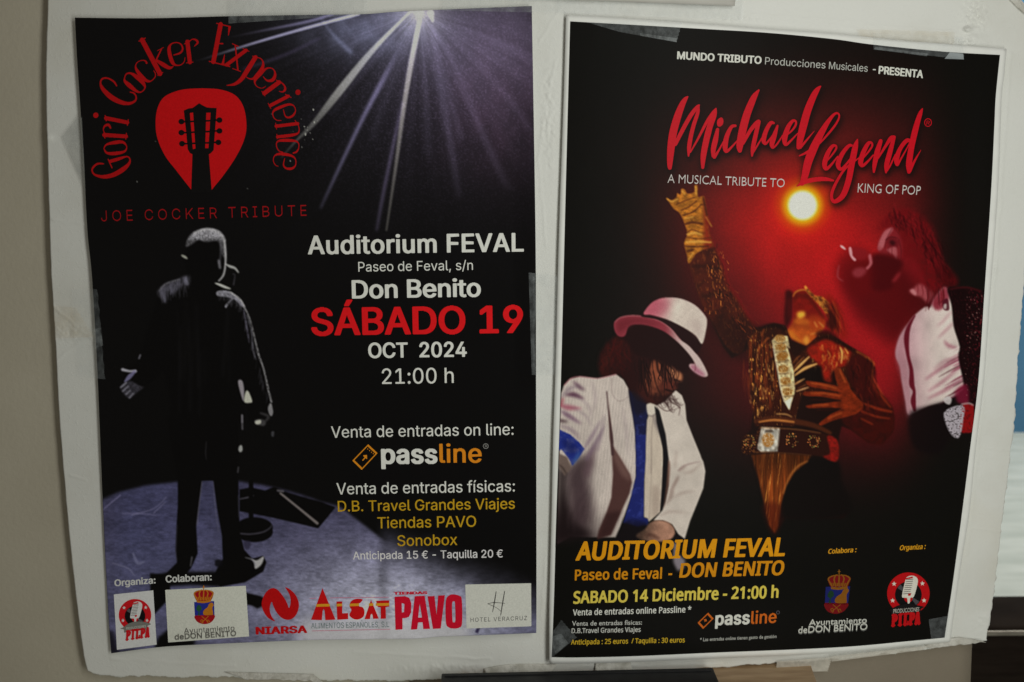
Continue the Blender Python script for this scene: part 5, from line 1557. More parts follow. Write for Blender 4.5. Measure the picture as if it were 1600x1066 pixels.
c.p(zq([(775, 470), (830, 500), (826, 602), (752, 578), (790, 560)]), (126, 20, 15), .95, 1.2, mod=wisp(4, 4, .5, .8))
c.l(zq([(425, 428, 5), (545, 432, 5), (640, 440, 5), (740, 456, 4)]), (130, 84, 44), .7, .7)
c.l(zq([(400, 555, 5), (520, 558, 5), (690, 572, 4)]), (110, 66, 34), .6, .8)
# gilt brief
br_ = zq([(380, 570), (450, 562), (520, 560), (690, 574), (672, 604), (602, 662), (560, 732), (532, 832), (518, 940), (502, 978), (470, 932), (450, 842), (420, 702)])
c.fill(c.poly(br_, 1.2, False), lambda X, Y: np.array((112, 50, 17.)) * (.45 + .8 * fbm(X / 3.2, Y / 40, 3))[..., None] * (.7 + .4 * ss(715, 760, Y))[..., None], 1)
c.fill(c.poly(br_, 1.2, False), (206, 130, 56), .8, mod=lambda X, Y: np.clip(vnoise(X / 2.0 + .12 * Y / 2, Y / 26) * 2.8 - 1.9, 0, 1) * (.4 + gau(X, Y, 1204, 770, 18, 40)))
c.l(zq([(672, 602, 6), (620, 630, 10), (575, 690, 8), (545, 770, 6)]), (190, 116, 52), .55, 1.2)
c.p(zq([(440, 830), (530, 830), (515, 960), (500, 985), (470, 940)]), (60, 14, 8), .6, 3.5)
aC, iC = c.end()

# ---------------------------------------------- dancer in the white suit and hat
zk_, zl = Z(860, 440, 320 / 1137), Z(840, 680, 360 / 1476)
c.start()
pl = lambda a, b=(): [tuple(p) for p in zk_(a)] + ([tuple(p) for p in zl(b)] if len(b) else [])
# dark hair
hairp = zk_([(430, 262), (350, 312), (292, 370), (268, 432), (272, 500), (298, 534), (362, 516), (412, 548), (446, 650), (480, 710), (530, 690), (560, 660), (640, 640), (700, 600), (720, 500), (760, 470), (790, 440), (720, 330), (600, 260)])
c.fill(c.poly(hairp, 1.8), (34, 12, 12), 1)
c.fill(c.poly(zk_([(400, 290), (330, 330), (275, 420), (272, 500), (300, 535), (380, 510), (440, 420), (460, 310)]), 3), (56, 17, 14), .75, mod=wisp(4, 5, -.3, 1.4))
for k in range(60):
    a_ = rs.uniform(2.2, 3.9)
    x0, y0 = 370 + 80 * math.cos(a_), 425 - 95 * math.sin(a_ + 0.2) * .9
    c.l(zk_([(370 + 40 * math.cos(a_), 420 - 50 * math.sin(a_), 5), (x0, y0, 4), (x0 + rs.uniform(-26, 8), y0 + rs.uniform(5, 45), 2)]), [(30, 12, 11), (74, 24, 18), (52, 16, 13)][rs.randint(3)], rs.uniform(.3, .7), .6)
for k in range(70):
    x0, y0 = rs.uniform(290, 450), rs.uniform(310, 420)
    c.l(zk_([(x0, y0, 3), (x0 - rs.uniform(-10, 40), y0 + rs.uniform(30, 70), 4), (x0 - rs.uniform(-30, 40), y0 + rs.uniform(80, 140), 2)]), (rs.choice([18, 50, 78]), 14, 13), rs.uniform(.15, .5), .7)
# face in shadow
c.fill(c.poly(zk_([(560, 445), (600, 438), (650, 455), (700, 490), (728, 512), (728, 552), (700, 556), (692, 585), (700, 604), (660, 625), (600, 640), (560, 630), (530, 600), (520, 540)]), 1.6), lambda X, Y: np.array((108, 54, 38.)) * (.4 + .8 * fbm(X / 9, Y / 9, 3))[..., None], .95)
c.p(zk_([(660, 470), (695, 488), (726, 512), (728, 548), (700, 545), (670, 520)]), (186, 122, 84), .85, 1.6)
c.p(zk_([(565, 450), (600, 445), (625, 480), (610, 560), (580, 590), (560, 540)]), (134, 70, 46), .7, 2)
c.p(zk_([(500, 560), (560, 640), (640, 640), (600, 680), (540, 680), (490, 640)]), (52, 20, 17), .9, 3)
c.p(zk_([(640, 540), (690, 560), (695, 600), (640, 620), (600, 590)]), (72, 28, 22), .7, 3)
for q in ([(560, 430, 14), (540, 520, 12), (555, 620, 5)], [(590, 430, 12), (600, 500, 10), (640, 545, 5)], [(500, 440, 14), (510, 540, 12), (540, 640, 6)], [(600, 440, 8), (650, 500, 8), (660, 560, 4)], [(640, 450, 10), (690, 500, 8), (670, 550, 4)], [(570, 500, 6), (590, 580, 6), (620, 640, 4)], [(700, 470, 8), (712, 520, 6), (680, 590, 4)], [(690, 545, 10), (720, 555, 8)], [(640, 600, 12), (680, 610, 12), (705, 600, 8)]):
    c.l(zk_(q), (24, 9, 9), .85, .9)
for k in range(46):
    x0, y0 = rs.choice([rs.uniform(470, 560), rs.uniform(610, 650), rs.uniform(560, 700)], p=[.5, .25, .25]), rs.uniform(420, 470)
    dx_, L_ = rs.uniform(-25, 35), rs.uniform(70, 200)
    c.l(zk_([(x0, y0, 5), (x0 + dx_ * .3 + rs.uniform(-8, 8), y0 + L_ * .4, 5), (x0 + dx_, y0 + L_ * .8, 4), (x0 + dx_ + rs.uniform(-8, 12), y0 + L_, 2)]), [(16, 7, 7), (24, 9, 9), (44, 18, 14)][rs.randint(3)], rs.uniform(.5, .9), .5)
# hat: shaded underside, brim, band and crown
c.p(zk_([(372, 296), (430, 246), (520, 232), (620, 262), (690, 308), (730, 335), (800, 430), (772, 478), (740, 505), (680, 475), (610, 440), (540, 425), (470, 400), (420, 330)]), (27, 10, 10), 1, 1.8)
br0 = [(352, 250), (357, 224), (386, 200), (440, 188), (512, 192), (600, 214), (672, 262), (722, 322), (772, 360), (832, 430), (872, 508), (866, 528), (842, 526), (800, 502), (772, 474), (776, 458), (800, 456), (782, 420), (740, 370), (690, 322), (620, 272), (520, 240), (440, 246), (415, 300), (384, 306), (362, 285)]


def brim_col(X, Y):
    k = ss(1035, 1070, X)[..., None]
    return np.array((122, 44, 54.)) * (1 - k) + np.array((178, 158, 154.)) * k


c.fill(c.poly(zk_(br0), .8), brim_col, 1)
c.p(zk_([(380, 215), (440, 202), (520, 208), (610, 240), (560, 240), (470, 232), (410, 270), (380, 285), (368, 250)]), (92, 26, 34), .7, 2.5)
c.l(zk_([(356, 228, 3), (386, 202, 4), (440, 190, 4), (512, 194, 4), (600, 216, 4), (672, 264, 5), (722, 324, 6)]), (176, 112, 116), .75, .6)
c.p(zk_([(775, 470), (795, 460), (830, 490), (860, 520), (840, 525), (800, 502)]), (150, 88, 108), .9, 1.4)
c.l(zk_([(800, 450, 4), (806, 480, 4), (800, 500, 3)]), (80, 30, 36), .7, .8)
c.p(zk_([(508, 196), (518, 178), (560, 186), (650, 214), (740, 258), (812, 310), (842, 346), (834, 372), (812, 400), (770, 350), (722, 318), (668, 256), (600, 212)]), (30, 12, 13), 1, .8)
crown = zk_([(517, 180), (550, 130), (590, 102), (640, 90), (722, 96), (800, 130), (852, 182), (869, 216), (864, 270), (842, 347), (806, 300), (740, 256), (650, 212), (560, 186)])
c.fill(c.poly(crown, .8), lambda X, Y: (np.array((168, 84, 98.)) * (1 - ss(1015, 1058, X + .3 * (Y - 490)))[..., None] + np.array((186, 172, 162.)) * ss(1015, 1058, X + .3 * (Y - 490))[..., None]) * (1 + .10 * (fbm(X / 5, Y / 5, 3) - .5))[..., None], 1)
c.p(zk_([(560, 140), (620, 105), (660, 120), (640, 170), (590, 180)]), (150, 66, 82), .4, 4)
c.p(zk_([(690, 125), (730, 118), (720, 180), (690, 190)]), (202, 192, 180), .6, 4)
c.p(zk_([(770, 220), (820, 210), (845, 260), (830, 310), (790, 270)]), (158, 140, 134), .5, 4)
c.l(zk_([(640, 92, 3), (722, 98, 4), (800, 132, 4), (852, 184, 4), (867, 218, 4)]), (196, 176, 172), .6, .7)
# jacket, left side
JW = (176, 164, 157)


def cloth(X, Y):
    a = np.zeros(X.shape + (3,)) + np.array(JW, float)
    a *= (1 + .16 * (fbm(X / 26, Y / 34, 3) - .5) + .05 * (vnoise(X / 1.2, Y / 6) - .5) + .022 * np.sin((X + .12 * Y) * 1.25))[..., None]
    k = (ss(780, 850, Y + .25 * (950 - X)) * ss(965, 900, X))[..., None]
    return a * (1 - k) + np.array((46, 34, 36.)) * k


left_body = pl([(60, 622), (74, 578), (110, 540), (165, 527), (262, 538), (302, 530), (365, 515), (405, 545), (432, 592), (442, 660), (458, 740), (470, 830), (478, 930), (478, 1066)], [(632, 150), (630, 265), (603, 385), (560, 500), (500, 655), (350, 655), (210, 650), (125, 700), (140, 115)]) + [(874, 680), (876, 640)]
c.fill(c.poly(left_body, .9, False), cloth, 1)
c.p(pl([], [(135, 200), (200, 200), (185, 300), (205, 440), (250, 560), (360, 650), (200, 680), (110, 690)]), (25, 17, 18), .95, 5, False)
c.p(pl([], [(190, 230), (290, 130), (350, 150), (330, 280), (350, 420), (330, 560), (240, 560), (195, 400)]), (52, 38, 42), .9, 6)
for k in range(30):
    x0, y0 = rs.uniform(200, 400), rs.uniform(120, 500)
    c.l(zl([(x0, y0, 8), (x0 - rs.uniform(0, 40), y0 + 60, 14), (x0 - rs.uniform(0, 60), y0 + 130, 6)]), [(120, 100, 100), (44, 32, 36), (84, 66, 70)][rs.randint(3)], rs.uniform(.08, .25), 1.5)
c.p(pl([], [(330, 120), (380, 60), (360, 160), (330, 260), (300, 260)]), (84, 62, 70), .7, 4)
# brown lining showing between the fronts
c.p(pl([(318, 620), (326, 700), (338, 800), (348, 900)], [(475, 60), (530, 148), (592, 252), (605, 302), (590, 372), (540, 482), (470, 640), (380, 668), (392, 610), (440, 500), (472, 400), (482, 250), (476, 120), (462, 20)]), (64, 38, 36), .95, 1, False)
c.p(pl([], [(475, 60), (530, 148), (592, 252), (600, 300), (540, 260), (490, 160)]), (112, 84, 78), .6, 2.5, False)
c.p(pl([], [(440, 500), (540, 482), (470, 640), (380, 668)]), (42, 24, 24), .7, 3, False)
c.l(zl([(628, 270, 3), (600, 388, 5), (560, 500, 5), (500, 655, 4)]), (176, 166, 160), .8, .7)
# folds of the sleeve
for q, col, o in [([(128, 556, 8), (160, 585, 22), (190, 604, 6)], (92, 66, 80), .75), ([(85, 630, 8), (130, 628, 26), (186, 652, 6)], (84, 54, 70), .85), ([(62, 690, 14), (100, 700, 30), (170, 705, 6)], (150, 88, 102), .8), ([(62, 720, 10), (100, 745, 26), (170, 790, 6)], (104, 76, 96), .7),
                  ([(52, 772, 14), (92, 778, 8)], (44, 24, 32), .9), ([(70, 650, 10), (58, 690, 12)], (140, 50, 66), .8), ([(190, 925, 10), (230, 860, 20), (280, 770, 4)], (118, 98, 112), .65), ([(200, 985, 20), (250, 900, 26), (300, 800, 4)], (98, 78, 94), .55), ([(110, 830, 6), (150, 860, 12), (160, 880, 5)], (120, 100, 110), .5)]:
    c.l(zk_(q), col, min(1, o * 1.2), 1.7)
for q, o in [([(66, 640, 10), (100, 600, 22), (150, 580, 10)], .5), ([(60, 800, 10), (110, 820, 20), (160, 850, 6)], .5), ([(230, 560, 8), (250, 640, 16), (240, 720, 6)], .25), ([(260, 940, 8), (280, 860, 16), (300, 740, 6)], .45), ([(150, 640, 6), (210, 690, 12), (230, 760, 4)], .35), ([(400, 700, 6), (420, 820, 14), (430, 960, 6)], .22), ([(120, 700, 6), (190, 740, 12), (230, 800, 4)], .4)]:
    c.l(zk_(q), (104, 84, 100), o, 2.2)
c.l(zk_([(78, 575, 6), (112, 540, 7), (165, 528, 6), (262, 538, 5), (365, 516, 5)]), (176, 100, 112), .6, .9)
c.l(zk_([(313, 612, 7), (318, 680, 5), (330, 780, 8), (340, 860, 14), (346, 960, 16)]), (60, 40, 42), .85, .8)
c.l(zk_([(340, 540, 4), (340, 600, 3), (350, 636, 3), (385, 665, 3), (432, 640, 3)]), (112, 92, 94), .55, .7)
# blue arm band and the sleeve below it
c.p(pl([(50, 822), (110, 850), (160, 893), (190, 930), (166, 966), (122, 1022), (102, 985), (62, 932)], []) + [(871.5, 706)], (30, 42, 116), 1, .9, False, mod=wisp(8, 8, .55, .8))
c.p(zk_([(60, 880), (120, 890), (150, 930), (110, 960)]), (20, 26, 78), .7, 3)
c.p(zk_([(130, 985), (165, 940), (160, 975), (125, 1018)]), (58, 90, 140), .7, 1.4)
c.p(pl([], [(136, 118), (190, 140), (216, 212), (192, 242), (172, 262), (134, 200)]), (96, 80, 74), .95, 1.2, False)
c.l(zl([(140, 190, 6), (165, 215, 8), (185, 250, 5)]), (44, 34, 32), .8, 1.2)
# shirt, tie, braces
c.p(pl([(436, 600), (480, 660), (530, 680), (548, 700), (540, 760), (530, 900), (526, 1066), (478, 1066), (470, 830), (455, 730)], []), (20, 22, 56), 1, 1, False)
c.p(pl([(440, 610), (500, 640), (545, 690), (530, 720), (470, 740)], []), (20, 16, 28), .8, 3)
c.p(pl([], [(628, 0), (697, 0), (692, 200), (684, 300), (682, 528), (712, 536), (706, 576), (640, 588), (548, 562), (600, 390), (630, 262), (632, 150)]), (25, 32, 92), 1, .9, False)
c.fill(c.poly(pl([(470, 740), (535, 740), (526, 1066), (480, 1066)], [(690, 200), (682, 300), (682, 528), (640, 588), (548, 562), (600, 390), (632, 150)]), 2, False), (58, 70, 150), .5, mod=lambda X, Y: np.clip(fbm(X / 9 + Y / 30, Y / 7, 3) * 3 - 1.5, 0, 1))
c.p(pl([], [(545, 560), (600, 540), (700, 560), (690, 590), (600, 610)]), (14, 12, 30), .7, 3)
tie = pl([(535, 684), (556, 676), (588, 690), (592, 730), (612, 820), (642, 950)], [(792, 20), (806, 100), (802, 330), (786, 492), (712, 556), (706, 534), (682, 526), (684, 300), (693, 150)]) + pl([(530, 900), (536, 770), (545, 745)])
c.fill(c.poly(tie, .8, False), lambda X, Y: np.array((178, 164, 150.)) * (.92 + .14 * fbm(X / 8, Y / 30, 3))[..., None], 1)
c.l(zk_([(572, 745, 4), (562, 850, 5), (560, 1066, 5)]), (118, 104, 98), .6, .9)
c.p(zk_([(535, 686), (560, 678), (590, 692), (588, 725), (560, 745), (540, 735)]), (190, 180, 168), .9, 1)
c.l(zk_([(545, 742, 5), (565, 748, 6), (590, 730, 5)]), (96, 84, 84), .7, .8)
c.p(zk_([(575, 735), (600, 790), (620, 860), (600, 840), (575, 780)]), (84, 74, 78), .6, 2)
c.l(zl([(730, 150, 3), (725, 330, 4), (715, 540, 4)]), (126, 112, 104), .6, .9)
c.p(pl([], [(735, 330), (780, 350), (782, 480), (735, 520)]), (140, 122, 112), .5, 3)
c.p(pl([(578, 690), (602, 716), (642, 850), (656, 980)], [(838, 150), (822, 330), (808, 470), (786, 492), (796, 330), (806, 150), (800, 60)]) + pl([(626, 930), (590, 785)]), (15, 13, 16), 1, .8, False)
# jacket, right side with sleeve
rj = pl([(588, 690), (640, 662), (696, 604), (730, 632), (748, 682), (756, 770), (792, 862), (832, 960), (856, 1030), (858, 1066)], [(1012, 80), (1062, 170), (1075, 232), (1062, 340), (1022, 440), (977, 550), (962, 600), (942, 667), (906, 642), (862, 572), (802, 546), (742, 546), (800, 482), (818, 430), (838, 330), (840, 150)]) + pl([(656, 980), (640, 850), (606, 720)])
c.fill(c.poly(rj, .8, False), lambda X, Y: np.array((182, 171, 162.)) * (1 + .14 * (fbm(X / 24, Y / 24, 3) - .5))[..., None], 1)
c.p(pl([], [(838, 165), (850, 200), (840, 320), (815, 440), (806, 470), (824, 330)]), (104, 72, 62), .8, 1)
for q, o in [([(905, 232, 4), (925, 215, 8), (950, 200, 3)], .8), ([(905, 260, 4), (890, 290, 12), (860, 350, 9), (840, 410, 4)], .8), ([(870, 350, 4), (855, 400, 8), (815, 450, 4)], .8), ([(930, 240, 6), (985, 235, 14), (1050, 180, 6)], .3), ([(870, 400, 5), (930, 370, 14), (1010, 360, 4)], .3), ([(780, 520, 5), (850, 490, 14), (960, 500, 4)], .28), ([(890, 100, 10), (880, 200, 16)], .22)]:
    c.l(zl(q), (92, 64, 58), o, 1.6)
c.l(zk_([(745, 682, 3), (725, 690, 3), (715, 730, 3), (740, 760, 2)]), (130, 110, 108), .5, .7)
c.l(zk_([(710, 1050, 6), (750, 1020, 8), (830, 1000, 4)]), (120, 92, 92), .6, 1.2)
# curls over the lapel
for k in range(24):
    x0, y0 = rs.uniform(575, 690), rs.uniform(615, 650)
    a, b_ = rs.uniform(-15, 25), rs.uniform(30, 85)
    c.l(zk_([(x0, y0, 4), (x0 + a, y0 + b_ * .5, 4), (x0 + a + rs.uniform(5, 30), y0 + b_, 3), (x0 + a + rs.uniform(20, 50), y0 + b_ * .8, 2)]), (34, 14, 14), .75, .6)
c.l(zk_([(640, 640, 4), (690, 680, 4), (720, 700, 3), (712, 745, 2)]), (40, 18, 18), .8, .6)
c.l(zk_([(590, 650, 4), (600, 690, 4), (650, 720, 4), (690, 690, 2)]), (40, 18, 18), .8, .6)
# hand and cuff
c.p(pl([], [(500, 655), (560, 560), (640, 588), (705, 570), (650, 640), (640, 700), (500, 690)]), (17, 12, 14), .95, 2, False)
c.fill(c.poly(zl([(715, 566), (765, 546), (832, 556), (872, 592), (877, 642), (832, 674), (742, 684), (650, 664), (632, 638), (688, 602)]), 1), lambda X, Y: np.array((142, 104, 86.)) * (.5 + .6 * ss(995, 1040, X) + .3 * (fbm(X / 8, Y / 8, 3) - .5))[..., None], 1)
c.l(zl([(690, 640, 8), (730, 640, 16), (780, 665, 10)]), (60, 34, 28), .8, 1.5)
c.l(zl([(740, 560, 6), (790, 565, 8), (850, 600, 6)]), (172, 134, 114), .6, 1.5)
c.p(pl([], [(875, 645), (905, 640), (940, 670), (930, 700), (890, 690)]), (20, 14, 16), .9, 1.2)
c.p(pl([], [(872, 680), (896, 700), (894, 770), (905, 765), (947, 802), (938, 850), (897, 872), (872, 822), (868, 800)]), (128, 120, 128), .9, 1.4, False)
aH, iH = c.end()

mt = [(884.5, 23.5), (980, 29), (1100, 37.5), (1200, 45.5), (1300, 52.5), (1400, 62.5), (1500, 70.5), (1573, 76.5)]
mr = [(1573, 76.5), (1569, 120), (1565, 160), (1559.5, 300), (1547.5, 461), (1538, 593), (1525, 700), (1515, 800), (1500, 895), (1485, 1003)]
mbm = [(858.5, 1037), (900, 1037), (990, 1034.5), (1115, 1029), (1240, 1024), (1334, 1018), (1420, 1009.5), (1485, 1003)]
ml = [(884.5, 23.5), (880.5, 160), (873, 380), (868.5, 560), (864.5, 680), (861.5, 820), (858.5, 940), (858.5, 1037)]
pt = [(891, 33.6), (980, 38.5), (1100, 45.5), (1200, 51.5), (1300, 61), (1365, 70), (1476, 81), (1562.5, 86)]
pr_ = [(1562.5, 86), (1556, 150), (1553.6, 200), (1548.6, 300), (1538, 461), (1529, 593), (1516, 700), (1506, 780), (1491, 895), (1476, 996.5)]
pbm = [(862, 1027), (900, 1027.5), (990, 1025.5), (1115, 1020), (1240, 1015), (1334, 1010), (1420, 1002), (1476, 996.5)]
pl_ = [(891, 33.6), (887.6, 160), (882, 380), (877.5, 560), (874, 680), (869, 820), (865.6, 940), (862, 1027)]
right = empty('concert_poster', (0, 0, 0), 'black and red concert poster with white border, brush script title and three dancing singers', 'poster', 'concert posters taped to the white board')
M_PAPER = surf('poster_paper', (0.83, 0.83, 0.79), (0.87, 0.87, 0.83), 60, 0.45, 0.25)
MX, MY = coons(mt, mr, mbm, ml, 120, 160)
solid_sheet('paper_border', MX, MY, right_height(MX, MY) - 0.0003, M_PAPER, 0.0003, right)
RX, RY = coons(pt, pr_, pbm, pl_, 540, 780)
RH = right_height(RX, RY)
solid_sheet('printed_sheet', RX, RY, RH, M_PRINT, 0.0002, right, alb(c.sample(sheetR, RX, RY), RX), back=False)
cutout('singer_picture', iR, aR, RX, RY, RH, 1, right, 'printed singer with microphone in white shirt and dark jacket')
cutout('singer_picture', iC, aC, RX, RY, RH, 2, right, 'printed singer in gold outfit with raised fist and head thrown back')
cutout('singer_picture', iH, aH, RX, RY, RH, 3, right, 'printed dancer in white suit bowing under a white hat')

Rr = Poster(right, right_height, right_up)
WT = (182, 182, 174)
Rr.text('presenter_lettering', 'MUNDO TRIBUTO', (1057.8, 92), (1189.7, 99.8), 11.2, WT, bold=(.03, .018))
Rr.text('presenter_lettering', 'Producciones', (1195.2, 100.5), (1289.5, 107.2), 11.2, (156, 156, 150))
Rr.text('presenter_lettering', 'Musicales', (1295, 107.6), (1355.5, 112.4), 11.2, (156, 156, 150))
Rr.text('presenter_lettering', '-', (1363.5, 113.5), (1368, 113.8), 11, WT, bold=(.01, .01))
Rr.text('presenter_lettering', 'PRESENTA', (1372.5, 114.8), (1442, 121.8), 11.2, WT, bold=(.034, .02))
RT = (166, 14, 27)
Rr.strokes('title_lettering', TS, RT, 5, .45)
Rr.shape('title_lettering', [smooth_pts(t1([(690, 452), (712, 480), (706, 530), (668, 556), (643, 535), (648, 480)]), 4)], RT, 5)
oc = t4([(924, 225)])[0]
Rr.shape('title_lettering', [ellipse(*oc, 5.9, 6.6), ellipse(*oc, 4.7, 5.4)], RT, 5, .3, True)
Rr.text('title_lettering', 'R', (oc[0] - 2.6, oc[1] + 3.1), (oc[0] + 2.4, oc[1] + 3.4), 6, RT, layer=5)
FU = (172, 166, 162)
Rr.text('tribute_lettering', 'A MUSICAL TRIBUTE TO', (1043, 285.6), (1225.6, 292.8), 13.2, FU, kind='humanist', bold=(-.012, 0), layer=5)
Rr.text('tribute_lettering', 'KING OF POP', (1340, 300.6), (1438, 304.7), 13.8, FU, kind='humanist', bold=(-.012, 0), layer=5)
AM, AM2, LY_ = (188, 126, 13), (178, 116, 14), (186, 168, 70)
Rr.text('venue_lettering', 'AUDITORIUM FEVAL', (899, 875.3), (1225.8, 868.3), 27.5, AM, kind='calligraphic', bold=(.034, .02), slant=.10, layer=6, track=1.03)
Rr.text('venue_lettering', 'Paseo de Feval', (898, 906.6), (1034, 903.8), 16, AM2, kind='calligraphic', bold=(.022, .014), layer=6, track=1.03)
Rr.text('venue_lettering', '-', (1044, 903), (1050, 902.8), 17, AM2, kind='humanist', bold=(.02, .014), layer=6, track=1.03)
Rr.text('venue_lettering', 'DON BENITO', (1061, 902.3), (1223.6, 898), 21.5, AM2, kind='calligraphic', bold=(.03, .018), slant=.10, layer=6, track=1.03)
Rr.text('date_lettering', 'SABADO 14 Diciembre - 21:00 h', (895.6, 943), (1216, 933.8), 18.2, LY_, kind='calligraphic', bold=(.028, .018), layer=6, track=1.03)
Rr.text('ticket_lettering', 'Venta de entradas online Passline *', (895, 961.8), (1080, 956.8), 9.3, WT, kind='calligraphic', bold=(.018, .01), layer=6, track=1.03)
Rr.text('ticket_lettering', 'Venta de entradas físicas:', (893.8, 978), (1003, 976), 7.2, (166, 166, 160), kind='humanist', bold=(.008, .004), layer=6, track=1.03)
Rr.text('ticket_lettering', 'D.B.Travel Grandes Viajes', (893, 989.6), (1001, 987.4), 7.4, (164, 164, 158), kind='calligraphic', bold=(.018, .01), layer=6, track=1.03)
Rr.text('price_lettering', 'Anticipada : 25 euros  / Taquilla : 30 euros', (892, 1007.4), (1070, 1003.8), 7.6, (170, 140, 36), kind='calligraphic', bold=(.02, .012), layer=6, track=1.03)
Rr.text('small_print', '* Las entradas online tienen gasto de gestión', (1093.6, 1002.2), (1213, 996.8), 5.2, (150, 150, 144), kind='humanist', bold=(.012, .008), layer=6, track=1.03)
zs = Z(1080, 940, .09375)
ORD = (172, 84, 22)
ticket_logo(Rr, 'ticket_logo', zs([(283, 186), (374, 284), (197, 458), (106, 356)]), [zs([(225, 345), (222, 320), (205, 300), (250, 290), (262, 330), (245, 325)])], [], (.74, .74), ((1117.3, 976.6), (1171.2, 974.8)), ((1173.3, 974.7), (1213, 973)), 14.6, 1, WT, ORD)
oc = zs([(1447, 183)])[0]
Rr.shape('ticket_logo', [ellipse(*oc, 2.6, 2.8), ellipse(*oc, 1.9, 2.1)], (84, 82, 92), 4, .3, True)
Rr.text('sponsor_heading', 'Colabora :', (1293.5, 865.3), (1337.6, 862.6), 7.2, (176, 124, 24), kind='calligraphic', bold=(.026, .015), slant=.12)
Rr.text('organiser_heading', 'Organiza :', (1405.4, 859.8), (1445.6, 857.6), 7.2, (176, 124, 24), kind='calligraphic', bold=(.026, .015), slant=.12)
zc2 = Z(1240, 880, 130 / 1155)
crest(Rr, 'council_crest', zc2, (632, 248, 160), [(447, 330), (785, 322), (425, 700), (735, 710)], 3, 0.74)
for dy_, col, ly in ((2.2, (66, 66, 64), 3), (1.1, (110, 110, 106), 4), (0.0, (176, 176, 168), 5)):
    Rr.text('council_lettering', 'Ayuntamiento', (1264, 977.2 + dy_), (1354, 973.2 + dy_), 9, col, kind='humanist', layer=ly)
    Rr.text('council_lettering', 'deDON BENITO', (1247.2, 989.4 + dy_), (1354.8, 983.8 + dy_), 10, col, kind='humanist', layer=ly + 3)
zp2 = Z(1370, 880, 100 / 969)
record_badge(Rr, 'organiser_badge', zp2, (478, 460, 322), 0, (20, 18, 18), [(180, 715), (230, 690), (330, 640), (480, 615), (620, 640), (715, 665), (665, 700), (660, 770), (560, 750), (440, 748), (320, 765), (225, 800), (215, 740)],
             slab_letters(200, 955, 640, 915, 165, .05, 44), (156, 14, 18), (184, 180, 170), 3)
Rr.text('organiser_badge', 'PRODUCCIONES', *zp2([(248, 760), (640, 728)]), 6.2, (150, 146, 138), kind='humanist', bold=(.01, .005), layer=11)
Rr.build()

# ================================================================== TAPE AND SMALL THINGS
def tape_mat(name, col, a0, a1, rough=0.25):
    m, nt, b = mat_new(name)
    n, r = noise_ramp(nt, 120, 4, [(0.35, (a0,) * 3), (0.7, (a1,) * 3)])
    nt.links.new(r.outputs[0], b.inputs['Alpha'])
    b.inputs['Base Color'].default_value = (*col, 1)
    b.inputs['Roughness'].default_value = rough
    b.inputs['Specular IOR Level'].default_value = 0.5
    add_bump(nt, b, 70, 0.004, 0.5, 3)
    return m


M_TAPE = tape_mat('clear_tape', (0.70, 0.76, 0.78), 0.05, 0.13)
M_TAPE2 = tape_mat('cloudy_tape', (0.66, 0.71, 0.72), 0.06, 0.20)
M_TAPEB = tape_mat('bright_tape', (0.62, 0.68, 0.70), 0.4, 0.55)
M_TAPEY = tape_mat('yellowed_tape', (0.74, 0.62, 0.42), 0.10, 0.26, 0.4)
M_TAPEW = tape_mat('white_tape', (0.62, 0.58, 0.50), 0.55, 0.8, 0.5)


def over(X, Y):
    """height of whatever lies under a point: left sheet, right sheet or bare board"""
    li = (X > np.interp(Y, [28, 1021], [117, 174]) - 1) & (X < np.interp(Y, [10, 989], [831, 838]) + 1) & (Y > np.interp(X, [117, 831], [30, 9]) - 1)
    ri = (X > np.interp(Y, [24, 1037], [884, 858])) & (Y > np.interp(X, [884, 1573], [23, 77])) & (X < np.interp(Y, [76, 160, 1003], [1573, 1565, 1485])) & (Y < np.interp(X, [858, 1485], [1037, 1003]))
    return np.where(li, left_height(X, Y), np.where(ri, right_height(X, Y), 0.0016))


TG = 'pieces of clear tape holding the posters'


def tape(corners, label, mat, nu=26, nv=14, extra=(), name='clear_tape', base=0.0011, group=TG, cut=True):
    tl, tr, br, bl_ = corners
    X, Y = coons([tl, tr], [tr, br], [bl_, br], [tl, bl_], nu, nv, False)
    if cut:   # the serrated cut end
        X = X.copy()
        X[:, -1] += np.where(np.arange(nv) % 2, 0.9, -0.6)
    H = over(X, Y)
    for _ in range(3):
        P_ = np.pad(H, 1, mode='edge')
        H = np.maximum(H, (P_[:-2, 1:-1] + P_[2:, 1:-1] + P_[1:-1, :-2] + P_[1:-1, 2:]) / 4)
    H = H + base + 0.0003 * vnoise(X / 9, Y / 9)
    root = solid_sheet(name, X, Y, H, mat, 0.00005, None, back=False)
    tag(root, label, 'tape', group)
    for c4, m in extra:
        a, b_, c_, d_ = c4
        x2, y2 = coons([a, b_], [b_, c_], [d_, c_], [a, d_], 10, 8, False)
        solid_sheet('air_bubble', x2, y2, over(x2, y2) + base + 0.0005, m, 0, root, back=False)
    return root


